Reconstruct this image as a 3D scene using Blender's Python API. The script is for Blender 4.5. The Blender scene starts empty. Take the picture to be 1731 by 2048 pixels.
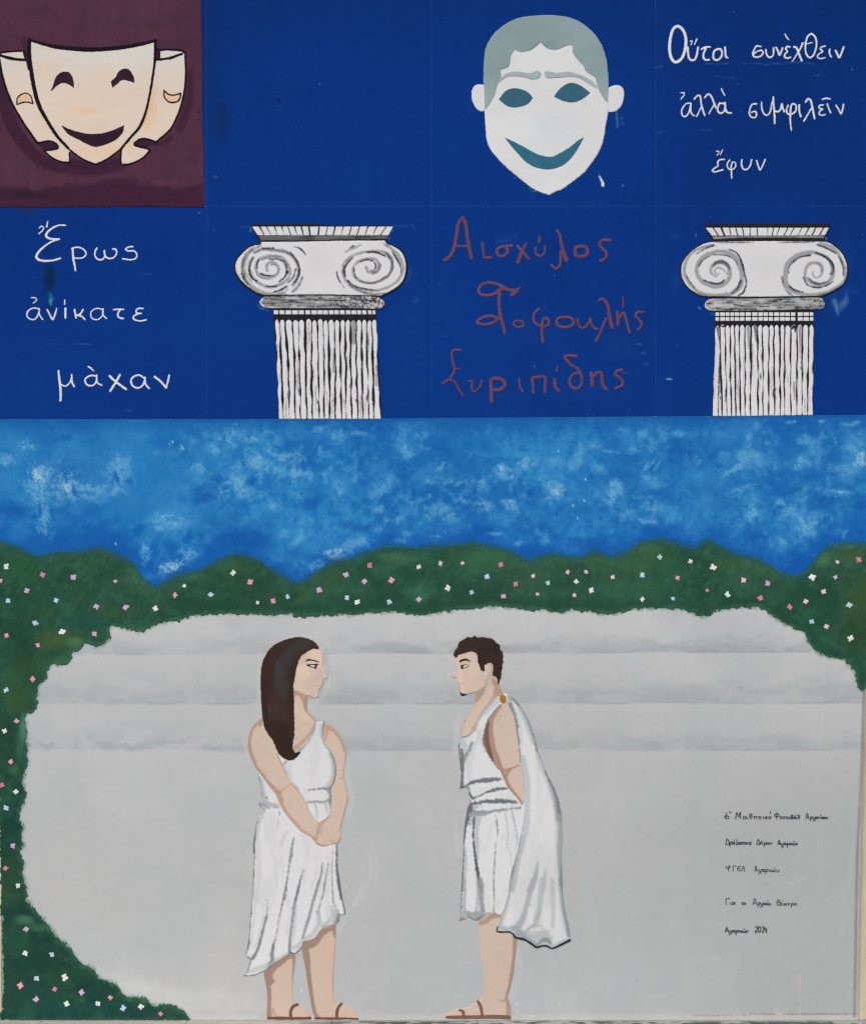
import bpy, math
import numpy as np

# ------------------------------------------------------------------ camera, sky, sun
# The mural is laid out in a drafting unit of 2 mm ("u"): x to the right, y downwards,
# wall foot at y = 2041.  Front of the wall lies in the plane Y = 0.
U = 0.002
BASE = 2041.0
CX = 865.5
CAM_D = 9.0
scene = bpy.context.scene
cam = bpy.data.cameras.new("camera")
cam_ob = bpy.data.objects.new("camera", cam)
scene.collection.objects.link(cam_ob)
cam.sensor_fit = 'HORIZONTAL'
cam.sensor_width = 36.0
cam.lens = 36.0 * CAM_D / (1731 * U)
cam.clip_start = 0.1
cam.clip_end = 500.0
cam_ob.location = (0.0, -CAM_D, (BASE - 1024) * U)
cam_ob.rotation_euler = (math.radians(90), 0, 0)
scene.camera = cam_ob

SUN_EL, SUN_AZ = math.radians(48), math.radians(200)
world = bpy.data.worlds.new("World")
scene.world = world
world.use_nodes = True
wn = world.node_tree.nodes
wl = world.node_tree.links
bg = wn["Background"]
sky = wn.new("ShaderNodeTexSky")
sky.sky_type = 'NISHITA'
sky.sun_disc = False
sky.sun_elevation = SUN_EL
sky.sun_rotation = SUN_AZ
sky.air_density = 1.0
sky.dust_density = 4.0
sky.ozone_density = 1.0
hs = wn.new("ShaderNodeHueSaturation")
hs.inputs["Saturation"].default_value = 0.5
wl.new(sky.outputs[0], hs.inputs["Color"])
wl.new(hs.outputs[0], bg.inputs[0])
bg.inputs[1].default_value = 0.10

sun = bpy.data.lights.new("sun", 'SUN')
sun.energy = 1.4
sun.angle = math.radians(14)
sun.color = (1.0, 0.99, 0.98)
sun_ob = bpy.data.objects.new("sun", sun)
scene.collection.objects.link(sun_ob)
sun_ob.rotation_euler = (math.radians(50), 0, math.radians(-18))
sun_ob.location = (3, -8, 8)

scene.view_settings.view_transform = 'Standard'
scene.view_settings.look = 'None'
scene.view_settings.exposure = 0.17
scene.view_settings.gamma = 1.0

# ------------------------------------------------------------------ noise
_tab = {}
def _table(seed):
    if seed not in _tab:
        _tab[seed] = np.random.RandomState(seed + 11).rand(256, 256).astype(np.float32)
    return _tab[seed]

def vn(x, y, s, seed=0):
    "value noise 0..1 at wavelength s (s may be a pair for stretched noise)"
    sx, sy = (s, s) if np.isscalar(s) else s
    t = _table(seed)
    X = x / sx + seed * 7.31; Y = y / sy + seed * 3.77
    xi = np.floor(X).astype(np.int32); yi = np.floor(Y).astype(np.int32)
    fx = (X - xi).astype(np.float32); fy = (Y - yi).astype(np.float32)
    fx = fx * fx * (3 - 2 * fx); fy = fy * fy * (3 - 2 * fy)
    x0 = xi & 255; x1 = (xi + 1) & 255; y0 = yi & 255; y1 = (yi + 1) & 255
    a = t[y0, x0]; b = t[y0, x1]; c = t[y1, x0]; d = t[y1, x1]
    return (a + (b - a) * fx) * (1 - fy) + (c + (d - c) * fx) * fy

def fbm(x, y, s, seed=0, o=4):
    sx, sy = (s, s) if np.isscalar(s) else s
    v = 0; amp = 0.5; tot = 0
    for k in range(o):
        v = v + amp * vn(x, y, (sx / 2 ** k, sy / 2 ** k), seed + k)
        tot += amp; amp *= 0.55
    return v / tot

def sstep(a, b, v):
    t = np.clip((v - a) / (b - a), 0, 1)
    return t * t * (3 - 2 * t)

def C(r, g, b):
    return np.array([r, g, b], np.float32) / 255.0

def lin(c):
    c = np.clip(c, 0, 1)
    return np.where(c <= 0.04045, c / 12.92, ((c + 0.055) / 1.055) ** 2.4)

# ------------------------------------------------------------------ traced points
def frame(x0, y0, s):
    "local drafting grid of a detail: returns a reader of 'x,y x,y!' strings ('!' = sharp corner)"
    def rd(txt):
        out = []
        for w in txt.split():
            c = w.endswith('!')
            a, b = w.rstrip('!').split(',')
            out.append((x0 + float(a) * s, y0 + float(b) * s, c))
        return out
    rd.s = s; rd.x0 = x0; rd.y0 = y0
    return rd

def curve(pts, closed, step=3.0):
    "Catmull-Rom through the points, corners kept sharp"
    n = len(pts)
    P = np.array([(p[0], p[1]) for p in pts], float)
    cor = [p[2] if len(p) > 2 else False for p in pts]
    out = []; par = []
    m = n if closed else n - 1
    for i in range(m):
        a = P[i]; b = P[(i + 1) % n]
        pa = P[(i - 1) % n] if (closed or i > 0) else a
        nb = P[(i + 2) % n] if (closed or i + 2 < n) else b
        ta = (b - a) if cor[i] else (b - pa) * 0.5
        tb = (b - a) if cor[(i + 1) % n] else (nb - a) * 0.5
        L = np.hypot(*(b - a))
        for t_, p_ in ((0, ta), (1, tb)):
            l = np.hypot(*p_)
            if l > 1.1 * L:
                p_ *= 1.1 * L / l
        k = max(1, int(L / step))
        for j in range(k):
            t = j / k
            h = (2*t**3 - 3*t**2 + 1, t**3 - 2*t**2 + t, -2*t**3 + 3*t**2, t**3 - t**2)
            out.append(h[0]*a + h[1]*ta + h[2]*b + h[3]*tb); par.append(i + t)
    if not closed:
        out.append(P[-1]); par.append(n - 1)
    return np.array(out), np.array(par)

# ------------------------------------------------------------------ distance fields
BAND = 14.0
def f_poly(pts, smooth=True, grow=0.0):
    Q = curve(pts, True)[0] if smooth else np.array([(p[0], p[1]) for p in pts], float)
    def f(X, Y, x0, y0, r):
        H, W = X.shape
        ins = np.zeros((H, W), bool); d = np.full((H, W), BAND ** 2, np.float32)
        n = len(Q)
        for i in range(n):
            ax, ay = Q[i]; bx, by = Q[(i + 1) % n]
            lo, hi = min(ay, by), max(ay, by)
            r0 = max(0, int(math.ceil((lo - y0) / r))); r1 = min(H, int(math.ceil((hi - y0) / r)))
            if r1 > r0 and ay != by:
                yy = y0 + np.arange(r0, r1) * r
                xi = ax + (yy - ay) * (bx - ax) / (by - ay)
                ins[r0:r1] ^= X[r0:r1] < xi[:, None]
            seg(d, X, Y, x0, y0, r, ax, ay, bx, by, 0, 0)
        d = np.sqrt(d)
        return np.where(ins, -d, d) - grow
    f.bb = (Q[:, 0].min() - grow, Q[:, 1].min() - grow, Q[:, 0].max() + grow, Q[:, 1].max() + grow)
    return f

def seg(d, X, Y, x0, y0, r, ax, ay, bx, by, wa, wb):
    H, W = X.shape
    B = BAND + max(wa, wb)
    c0 = max(0, int((min(ax, bx) - B - x0) / r)); c1 = min(W, int((max(ax, bx) + B - x0) / r) + 2)
    r0 = max(0, int((min(ay, by) - B - y0) / r)); r1 = min(H, int((max(ay, by) + B - y0) / r) + 2)
    if c1 <= c0 or r1 <= r0:
        return
    x = X[r0:r1, c0:c1] - ax; y = Y[r0:r1, c0:c1] - ay
    dx, dy = bx - ax, by - ay
    L = dx * dx + dy * dy + 1e-9
    t = np.clip((x * dx + y * dy) / L, 0, 1)
    q = (x - t * dx) ** 2 + (y - t * dy) ** 2
    if wa or wb:
        q = np.sqrt(q) - (wa + (wb - wa) * t)
    np.minimum(d[r0:r1, c0:c1], q, out=d[r0:r1, c0:c1])

def widths(pts, w, par):
    if np.isscalar(w):
        return np.full(len(par), w * 0.5)
    w = np.array(w, float) * 0.5
    return np.interp(par / max(1e-6, par[-1]), np.linspace(0, 1, len(w)), w)

def f_stroke(pts, w, step=2.5):
    if len(pts) == 1:
        pts = [pts[0], (pts[0][0] + 0.1, pts[0][1], False)]
    Q, par = curve(pts, False, step)
    hw = widths(pts, w, par)
    m = hw.max()
    def f(X, Y, x0, y0, r):
        d = np.full(X.shape, BAND, np.float32)
        for i in range(len(Q) - 1):
            seg(d, X, Y, x0, y0, r, Q[i, 0], Q[i, 1], Q[i+1, 0], Q[i+1, 1], hw[i], hw[i+1])
        return d
    f.bb = (Q[:, 0].min() - m, Q[:, 1].min() - m, Q[:, 0].max() + m, Q[:, 1].max() + m)
    return f

def f_union(*fs):
    def f(*a):
        d = fs[0](*a)
        for g in fs[1:]:
            d = np.minimum(d, g(*a))
        return d
    b = np.array([g.bb for g in fs])
    f.bb = (b[:, 0].min(), b[:, 1].min(), b[:, 2].max(), b[:, 3].max())
    return f

def f_minus(a_, *bs):
    def f(*a):
        d = a_(*a)
        for g in bs:
            d = np.maximum(d, -g(*a))
        return d
    f.bb = a_.bb
    return f

def f_and(a_, b_):
    def f(*a):
        return np.maximum(a_(*a), b_(*a))
    f.bb = tuple(max(p, q) for p, q in zip(a_.bb[:2], b_.bb[:2])) + tuple(min(p, q) for p, q in zip(a_.bb[2:], b_.bb[2:]))
    return f

def f_rag(g, amp, s=5, seed=3, fine=0.5):
    def f(X, Y, x0, y0, r):
        return g(X, Y, x0, y0, r) + amp * ((fbm(X, Y, s, seed, 2) - 0.5) * 2 + fine * (vn(X, Y, s * 0.35, seed + 5) - 0.5) * 2)
    b = g.bb
    f.bb = (b[0] - amp * 1.5, b[1] - amp * 1.5, b[2] + amp * 1.5, b[3] + amp * 1.5)
    return f

# ------------------------------------------------------------------ paint (colour laid on each mesh, point by point)
class Paint:
    def __init__(s, x0, y0, x1, y1, col):
        s.x0, s.y0 = int(math.floor(x0)), int(math.floor(y0))
        s.w, s.h = int(math.ceil(x1)) - s.x0 + 1, int(math.ceil(y1)) - s.y0 + 1
        s.a = np.zeros((s.h, s.w, 3), np.float32) + np.asarray(col, np.float32)
    def grid(s, x0=None, y0=None, x1=None, y1=None):
        c0 = 0 if x0 is None else max(0, int(x0) - s.x0); c1 = s.w if x1 is None else min(s.w, int(x1) - s.x0 + 2)
        r0 = 0 if y0 is None else max(0, int(y0) - s.y0); r1 = s.h if y1 is None else min(s.h, int(y1) - s.y0 + 2)
        if c1 <= c0 or r1 <= r0:
            return None
        X, Y = np.meshgrid(np.arange(c0, c1, dtype=np.float32) + s.x0, np.arange(r0, r1, dtype=np.float32) + s.y0)
        return slice(r0, r1), slice(c0, c1), X, Y
    def mix(s, sl, m, col):
        v = s.a[sl[0], sl[1]]
        m = np.clip(m, 0, 1)[..., None]
        s.a[sl[0], sl[1]] = v + (np.asarray(col, np.float32) - v) * m
    def field(s, f, col, a=1.0, soft=1.0, rag=0.0, dry=0.0, seed=1, rs=4.0):
        m = soft + rag * 2 + 2
        b = f.bb
        g = s.grid(b[0] - m, b[1] - m, b[2] + m, b[3] + m)
        if g is None:
            return s
        sl = g[:2]; X, Y = g[2], g[3]
        d = f(X, Y, float(X[0, 0]), float(Y[0, 0]), 1.0)
        if rag:
            d = d + rag * 2 * (fbm(X, Y, rs, seed, 2) - 0.5)
        k = 1 - sstep(-soft * 0.5, soft * 0.5 + 0.01, d)
        if dry:
            k = k * sstep(dry - 0.22, dry + 0.12, vn(X, Y, 1.6, seed + 2) * 0.6 + vn(X, Y, 5, seed + 3) * 0.4)
        s.mix(sl, k * a, col)
        return s
    def stroke(s, pts, w, col, a=1.0, soft=1.5, **k):
        return s.field(f_stroke(pts, w), col, a, soft, **k)
    def poly(s, pts, col, a=1.0, soft=1.2, **k):
        return s.field(f_poly(pts), col, a, soft, **k)
    def blob(s, cx, cy, rx, ry, col, a=0.5, rot=0.0, rag=0.35, seed=5, dry=0.0, power=1.0):
        R = max(rx, ry) * 1.5 + 8
        g = s.grid(cx - R, cy - R, cx + R, cy + R)
        if g is None:
            return s
        X, Y = g[2], g[3]
        c, q = math.cos(math.radians(rot)), math.sin(math.radians(rot))
        wv = min(min(rx, ry) * 0.8, 9.0)
        wx = (fbm(X, Y, 13, seed + 31, 3) - .5) * 2 * wv; wy = (fbm(X, Y, 13, seed + 37, 3) - .5) * 2 * wv
        u = ((X + wx - cx) * c + (Y + wy - cy) * q) / rx; v = (-(X + wx - cx) * q + (Y + wy - cy) * c) / ry
        d = np.sqrt(u * u + v * v) + rag * 2 * (fbm(X, Y, max(5, min(rx, ry) * 0.9), seed, 4) - 0.5)
        k = 1 - sstep(0.15, 1.15, d)
        if dry:     # half-dry brush: broken clumps of fine specks
            cl = fbm(X, Y, 11, seed + 41, 3)
            k = k * sstep(.36, .6, cl + .12 * k) * sstep(dry - 0.1, dry + 0.16, vn(X, Y, 1.9, seed + 2) * 0.7 + vn(X, Y, 5, seed + 3) * 0.3 + 0.2 * k)
        s.mix(g[:2], (k ** power) * a, col)
        return s
    def wash(s, col, a, sc, seed, lo=0.35, hi=0.7, o=4):
        g = s.grid()
        s.mix(g[:2], a * sstep(lo, hi, fbm(g[2], g[3], sc, seed, o)), col)
        return s
    def grain(s, amt=0.012, seed=90):
        g = s.grid()
        n = (vn(g[2], g[3], 1.7, seed) - 0.5) + 0.6 * (vn(g[2], g[3], 5, seed + 1) - 0.5)
        s.a += (n * amt * 2)[..., None]
        return s
    def at(s, X, Y):
        fx = np.clip(X - s.x0, 0, s.w - 1.001); fy = np.clip(Y - s.y0, 0, s.h - 1.001)
        xi = fx.astype(int); yi = fy.astype(int)
        tx = (fx - xi)[:, None]; ty = (fy - yi)[:, None]
        A = s.a
        return (A[yi, xi] * (1 - tx) + A[yi, xi + 1] * tx) * (1 - ty) + (A[yi + 1, xi] * (1 - tx) + A[yi + 1, xi + 1] * tx) * ty

# ------------------------------------------------------------------ materials
def paint_material(name, rough, spec, bump, grain):
    m = bpy.data.materials.new(name)
    m.use_nodes = True
    n = m.node_tree.nodes; l = m.node_tree.links
    b = n["Principled BSDF"]
    at = n.new("ShaderNodeAttribute"); at.attribute_name = "pigment"
    geo = n.new("ShaderNodeNewGeometry")
    nz = n.new("ShaderNodeTexNoise"); nz.inputs["Scale"].default_value = 260; nz.inputs["Detail"].default_value = 3
    l.new(geo.outputs["Position"], nz.inputs["Vector"])
    nz2 = n.new("ShaderNodeTexNoise"); nz2.inputs["Scale"].default_value = 3.0; nz2.inputs["Detail"].default_value = 5
    l.new(geo.outputs["Position"], nz2.inputs["Vector"])
    mr = n.new("ShaderNodeMapRange")
    mr.inputs[1].default_value = 0.25; mr.inputs[2].default_value = 0.75
    mr.inputs[3].default_value = 1 - grain; mr.inputs[4].default_value = 1 + grain
    l.new(nz.outputs[0], mr.inputs[0])
    mr2 = n.new("ShaderNodeMapRange")
    mr2.inputs[1].default_value = 0.25; mr2.inputs[2].default_value = 0.75
    mr2.inputs[3].default_value = 0.97; mr2.inputs[4].default_value = 1.03
    l.new(nz2.outputs[0], mr2.inputs[0])
    mu = n.new("ShaderNodeMath"); mu.operation = 'MULTIPLY'
    l.new(mr.outputs[0], mu.inputs[0]); l.new(mr2.outputs[0], mu.inputs[1])
    vm = n.new("ShaderNodeVectorMath"); vm.operation = 'SCALE'
    l.new(at.outputs["Color"], vm.inputs[0]); l.new(mu.outputs[0], vm.inputs["Scale"])
    l.new(vm.outputs[0], b.inputs["Base Color"])
    b.inputs["Roughness"].default_value = rough
    b.inputs["Specular IOR Level"].default_value = spec
    bp = n.new("ShaderNodeBump"); bp.inputs["Strength"].default_value = bump; bp.inputs["Distance"].default_value = 0.002
    l.new(nz.outputs[0], bp.inputs["Height"]); l.new(bp.outputs[0], b.inputs["Normal"])
    return m

MATTE = paint_material("matte_wall_paint", 0.85, 0.05, 0.4, 0.02)
THICK = paint_material("thick_brushed_paint", 0.75, 0.08, 0.3, 0.02)
PLASTER = paint_material("wall_plaster", 0.9, 0.1, 0.5, 0.05)
STONE = paint_material("ground_stone", 0.9, 0.15, 0.8, 0.12)

# ------------------------------------------------------------------ objects
LAY = 0.0005
GAIN = 1.0            # pigment lightness for the light of the place
def world_pt(x, y):
    return ((x - CX) * U, (BASE - y) * U)

def link(o, parent=None):
    scene.collection.objects.link(o)
    if parent is not None:
        o.parent = parent
    return o

def thing(name, label, cat, x, y, group=None, kind=None):
    o = bpy.data.objects.new(name, None)
    o.empty_display_size = 0.05
    wx, wz = world_pt(x, y)
    o.location = (wx, 0, wz)
    link(o)
    tag(o, label, cat, group, kind)
    return o

def tag(o, label=None, cat=None, group=None, kind=None):
    if label: o["label"] = label
    if cat: o["category"] = cat
    if group: o["group"] = group
    if kind: o["kind"] = kind
    return o

def build(name, V, Fq, col, mat, parent, origin):
    me = bpy.data.meshes.new(name)
    V = V - np.array([origin[0], 0, origin[1]])
    me.vertices.add(len(V)); me.vertices.foreach_set("co", V.astype(np.float32).ravel())
    me.loops.add(len(Fq) * 4); me.loops.foreach_set("vertex_index", Fq.astype(np.int32).ravel())
    me.polygons.add(len(Fq)); me.polygons.foreach_set("loop_start", np.arange(0, len(Fq) * 4, 4, dtype=np.int32))
    me.update(calc_edges=True)
    at = me.color_attributes.new("pigment", 'FLOAT_COLOR', 'POINT')
    c4 = np.ones((len(V), 4), np.float32); c4[:, :3] = np.clip(lin(col) * GAIN, 0, 0.95)
    at.data.foreach_set("color", c4.ravel())
    me.materials.append(mat)
    o = bpy.data.objects.new(name, me)
    if parent is None:
        o.location = (origin[0], 0, origin[1])
    return link(o, parent)

def sheet(name, f, res, colour, layer, parent=None, mat=None, label=None, back=None, origin=None):
    """a coat of paint: mesh over the region f<0, front at the given layer, edge walls down to `back`"""
    mat = mat or MATTE
    b = f.bb; pad = res * 2
    x0, y0 = b[0] - pad, b[1] - pad
    nx = int((b[2] - x0 + pad) / res) + 2; ny = int((b[3] - y0 + pad) / res) + 2
    X, Y = np.meshgrid(x0 + np.arange(nx) * res, y0 + np.arange(ny) * res)
    F = f(X, Y, x0, y0, res)
    cen = 0.25 * (F[:-1, :-1] + F[1:, :-1] + F[:-1, 1:] + F[1:, 1:])
    K = cen < 0
    if not K.any():
        return None
    Kp = np.pad(K, 1)
    cnt = Kp[:-1, :-1].astype(int) + Kp[1:, :-1] + Kp[:-1, 1:] + Kp[1:, 1:]
    used = cnt > 0; edge = used & (cnt < 4)
    gy, gx = np.gradient(F, res)
    g2 = gx * gx + gy * gy + 1e-6
    mx = np.clip(-F * gx / g2, -0.7 * res, 0.7 * res) * edge
    my = np.clip(-F * gy / g2, -0.7 * res, 0.7 * res) * edge
    PX = X + mx; PY = Y + my
    idx = np.full(F.shape, -1, int); n = int(used.sum()); idx[used] = np.arange(n)
    px, py = PX[used], PY[used]
    wx, wz = (px - CX) * U, (BASE - py) * U
    yf = -layer * LAY
    V = np.stack([wx, np.full(n, yf), wz], 1)
    r, c = np.nonzero(K)
    Fq = np.stack([idx[r, c], idx[r + 1, c], idx[r + 1, c + 1], idx[r, c + 1]], 1)
    # edge walls
    yb = 0.0003 if back in (None, 'none') else back
    eidx = np.full(F.shape, -1, int); ne = int(edge.sum()); eidx[edge] = n + np.arange(ne)
    VB = np.stack([(PX[edge] - CX) * U, np.full(ne, yb), (BASE - PY[edge]) * U], 1)
    L = []
    up, dn = Kp[:-1, 1:-1], Kp[1:, 1:-1]            # horizontal grid edges (row i between cell i-1 and i)
    rr, cc = np.nonzero(dn & ~up); L.append((rr, cc, rr, cc + 1))
    rr, cc = np.nonzero(up & ~dn); L.append((rr, cc + 1, rr, cc))
    lf, rt = Kp[1:-1, :-1], Kp[1:-1, 1:]
    rr, cc = np.nonzero(rt & ~lf); L.append((rr + 1, cc, rr, cc))
    rr, cc = np.nonzero(lf & ~rt); L.append((rr, cc, rr + 1, cc))
    for a, b_, c_, d_ in (L if back != 'none' else []):
        if len(a):
            Fq = np.vstack([Fq, np.stack([idx[a, b_], idx[c_, d_], eidx[c_, d_], eidx[a, b_]], 1)])
    if back == 'none':
        ax, ay = px, py
    else:
        V = np.vstack([V, VB])
        ax = np.concatenate([px, PX[edge]]); ay = np.concatenate([py, PY[edge]])
    if isinstance(colour, Paint):
        col = colour.at(ax, ay)
    elif callable(colour):
        col = colour(ax, ay)
    else:
        base = np.asarray(colour, np.float32)
        col = base + ((vn(ax, ay, 9, 41) - 0.5) * 0.03 + (vn(ax, ay, 2.2, 42) - 0.5) * 0.02)[:, None]
    if parent is not None:
        root = parent
        while root.parent is not None:
            root = root.parent
        og = (root.location.x, root.location.z)
    elif origin is not None:
        og = world_pt(*origin)
    else:
        og = world_pt((b[0] + b[2]) / 2, b[3])
    o = build(name, V, Fq, col, mat, parent, og)
    if label:
        o["label"] = label
    return o

def box(name, x0, x1, y0, y1, z0, z1, col, mat, parent=None, bevel=0.0, seedcol=None, n=(1, 1, 1)):
    "a solid block in metres, subdivided so the pigment can vary"
    import bmesh
    bm = bmesh.new()
    bmesh.ops.create_cube(bm, size=1.0)
    for v in bm.verts:
        v.co.x = x0 if v.co.x < 0 else x1
        v.co.y = y0 if v.co.y < 0 else y1
        v.co.z = z0 if v.co.z < 0 else z1
    if bevel:
        bmesh.ops.bevel(bm, geom=bm.edges[:], offset=bevel, segments=2, affect='EDGES', profile=0.6)
    me = bpy.data.meshes.new(name)
    bm.to_mesh(me); bm.free()
    at = me.color_attributes.new("pigment", 'FLOAT_COLOR', 'POINT')
    c = np.ones((len(me.vertices), 4), np.float32); c[:, :3] = lin(np.asarray(col)) * GAIN
    at.data.foreach_set("color", c.ravel())
    me.materials.append(mat)
    return link(bpy.data.objects.new(name, me), parent)

# ================================================================== SETTING
# ---- the plastered wall that carries the mural
WX0, WX1, WY0 = -500, 2300, -500
def wall_colour(x, y):
    v = fbm(x, y, 60, 3, 4)[:, None]
    c = C(206, 196, 166) * (0.93 + 0.12 * v)
    return c
def rect(x0, y0, x1, y1):
    return f_poly([(x0, y0), (x1, y0), (x1, y1), (x0, y1)], smooth=False)
wall = sheet("wall", rect(WX0, WY0, WX1, BASE + 6), 20, wall_colour, 0, mat=PLASTER, back=0.25, origin=(CX, BASE))
tag(wall, kind="structure")

# ---- ground in front of the wall
ground = box("ground", -9, 9, -16, 3, -0.30, -0.024, C(120, 120, 116), STONE)
tag(ground, kind="structure")
pav = thing("pavement", None, None, CX, BASE, kind="structure")
def slab_colour(P):
    x = P[:, 0] / U; d = -P[:, 1] / U
    n = fbm(x, d, (16, 9), 70, 4); n2 = fbm(x, d, (70, 60), 75, 3)
    left = sstep(560, 760, x + CX)
    m = sstep(0.44, 0.56, n * 0.6 + n2 * 0.4) * (0.15 + 0.85 * left) * sstep(4, 14 + 14 * n2, d + 14 * (n - .5))
    base = C(186, 181, 172) * (1 - left)[:, None] + C(168, 169, 168) * left[:, None]
    return base * (1 - 0.75 * m)[:, None] + C(58, 60, 60) * (0.75 * m)[:, None]
joints = [-495, -205, 85, 375, 665, 955, 1245, 1535, 1825, 2115]
for a, b in zip(joints[:-1], joints[1:]):
    nx, ny = 120, 60
    gx = (np.linspace(a + .5, b - .5, nx) - CX) * U
    gy = -0.002 - np.linspace(0, 1, ny) ** 1.3 * 0.40
    X, Y = np.meshgrid(gx, gy)
    Z = 0.0012 * (vn(X / U, Y / U, 7, 60) - 0.5)
    V = np.stack([X.ravel(), Y.ravel(), Z.ravel()], 1)
    idx = np.arange(nx * ny).reshape(ny, nx)
    F = np.stack([idx[:-1, :-1], idx[1:, :-1], idx[1:, 1:], idx[:-1, 1:]], -1).reshape(-1, 4)
    V2 = V.copy(); V2[:, 2] = -0.03
    ring = np.concatenate([idx[0, :], idx[1:, -1], idx[-1, -2::-1], idx[-2:0:-1, 0]])
    r2 = np.roll(ring, -1); n0 = len(V)
    F = np.vstack([F, np.stack([ring, r2, r2 + n0, ring + n0], 1)])
    Vall = np.vstack([V, V2])
    build("paving_slab", Vall, F, slab_colour(Vall), STONE, pav, (0, 0))
for o in list(pav.children):
    o.location = (-pav.location.x, 0, -pav.location.z)

# ---- cream pier edge at the right of the mural
pier_f = f_poly([(1734, 1368), (1731, 1372), (1726, 1500), (1722, 1650), (1718, 1850), (1715, 2034), (1715, 2040.5), (2300, 2040.5), (2300, 1368)], smooth=False)
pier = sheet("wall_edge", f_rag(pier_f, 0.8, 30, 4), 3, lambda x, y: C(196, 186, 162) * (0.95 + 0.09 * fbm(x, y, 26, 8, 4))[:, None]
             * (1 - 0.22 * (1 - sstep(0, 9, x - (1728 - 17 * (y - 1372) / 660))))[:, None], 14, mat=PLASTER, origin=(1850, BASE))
tag(pier, kind="structure")

# ---- blue fields of the upper mural, one per painted square
BLUE = C(8, 50, 125)
P_ = Paint(-8, -8, 1745, 846, BLUE)
g = P_.grid()
X, Y = g[2], g[3]
# blue drifts at random, deeper towards the top and upper right, brighter lower down
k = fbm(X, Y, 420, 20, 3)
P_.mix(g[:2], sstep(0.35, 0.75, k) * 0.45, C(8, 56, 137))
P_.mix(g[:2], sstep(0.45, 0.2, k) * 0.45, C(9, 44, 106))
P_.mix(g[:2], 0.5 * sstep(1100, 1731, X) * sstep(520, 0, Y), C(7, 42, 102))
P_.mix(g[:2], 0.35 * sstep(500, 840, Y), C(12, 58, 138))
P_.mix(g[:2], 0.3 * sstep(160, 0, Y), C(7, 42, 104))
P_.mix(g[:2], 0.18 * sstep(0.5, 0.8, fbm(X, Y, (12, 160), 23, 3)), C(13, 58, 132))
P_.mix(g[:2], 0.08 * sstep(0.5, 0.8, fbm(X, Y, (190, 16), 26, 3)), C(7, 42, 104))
P_.mix(g[:2], 0.5 * sstep(465, 412, X) * sstep(400, 150, Y) * sstep(400, 412, X), C(12, 42, 98))
P_.blob(445, 245, 22, 60, C(16, 38, 80), 0.5, seed=31)
P_.blob(98, 560, 13, 70, C(9, 40, 74), 0.85, seed=33)
P_.blob(100, 596, 7, 16, C(36, 120, 165), 0.85, seed=34)
P_.blob(101, 604, 4, 8, C(70, 150, 185), 0.8, seed=35)
for cx_, cy_, rx_, ry_, a_ in ((1350, 560, 14, 40, .35), (1640, 580, 40, 22, .3), (1668, 610, 12, 25, .35), (1690, 500, 24, 50, .22),
                              (1695, 580, 26, 14, .3), (1350, 470, 12, 18, .3), (830, 600, 12, 9, .3), (822, 545, 8, 25, .2),
                              (1232, 690, 40, 30, .16), (1010, 480, 26, 18, .16), (1050, 660, 90, 40, .1), (1180, 790, 90, 30, .14),
                              (1260, 700, 14, 22, .25), (1242, 233, 5, 4, .5), (470, 590, 22, 5, .2), (820, 640, 20, 10, .2)):
    P_.blob(cx_, cy_, rx_, ry_, C(60, 98, 156), a_ * .5, seed=int(cx_) % 60 + 1, rag=0.5)
P_.blob(1685, 605, 9, 26, C(110, 135, 175), .5, rot=25, seed=9)
P_.stroke([(1668, 602), (1676, 632)], [10, 2], C(120, 142, 180), 0.55, 4)
rD = frame(0, 420, .24263); rC = frame(1310, 30, .24321); rB = frame(920, 10, .2022); rE = frame(450, 430, .2253)
rG = frame(870, 420, .25419); rH = frame(1340, 430, .22588); rS1 = frame(0, 820, .33507)
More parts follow.
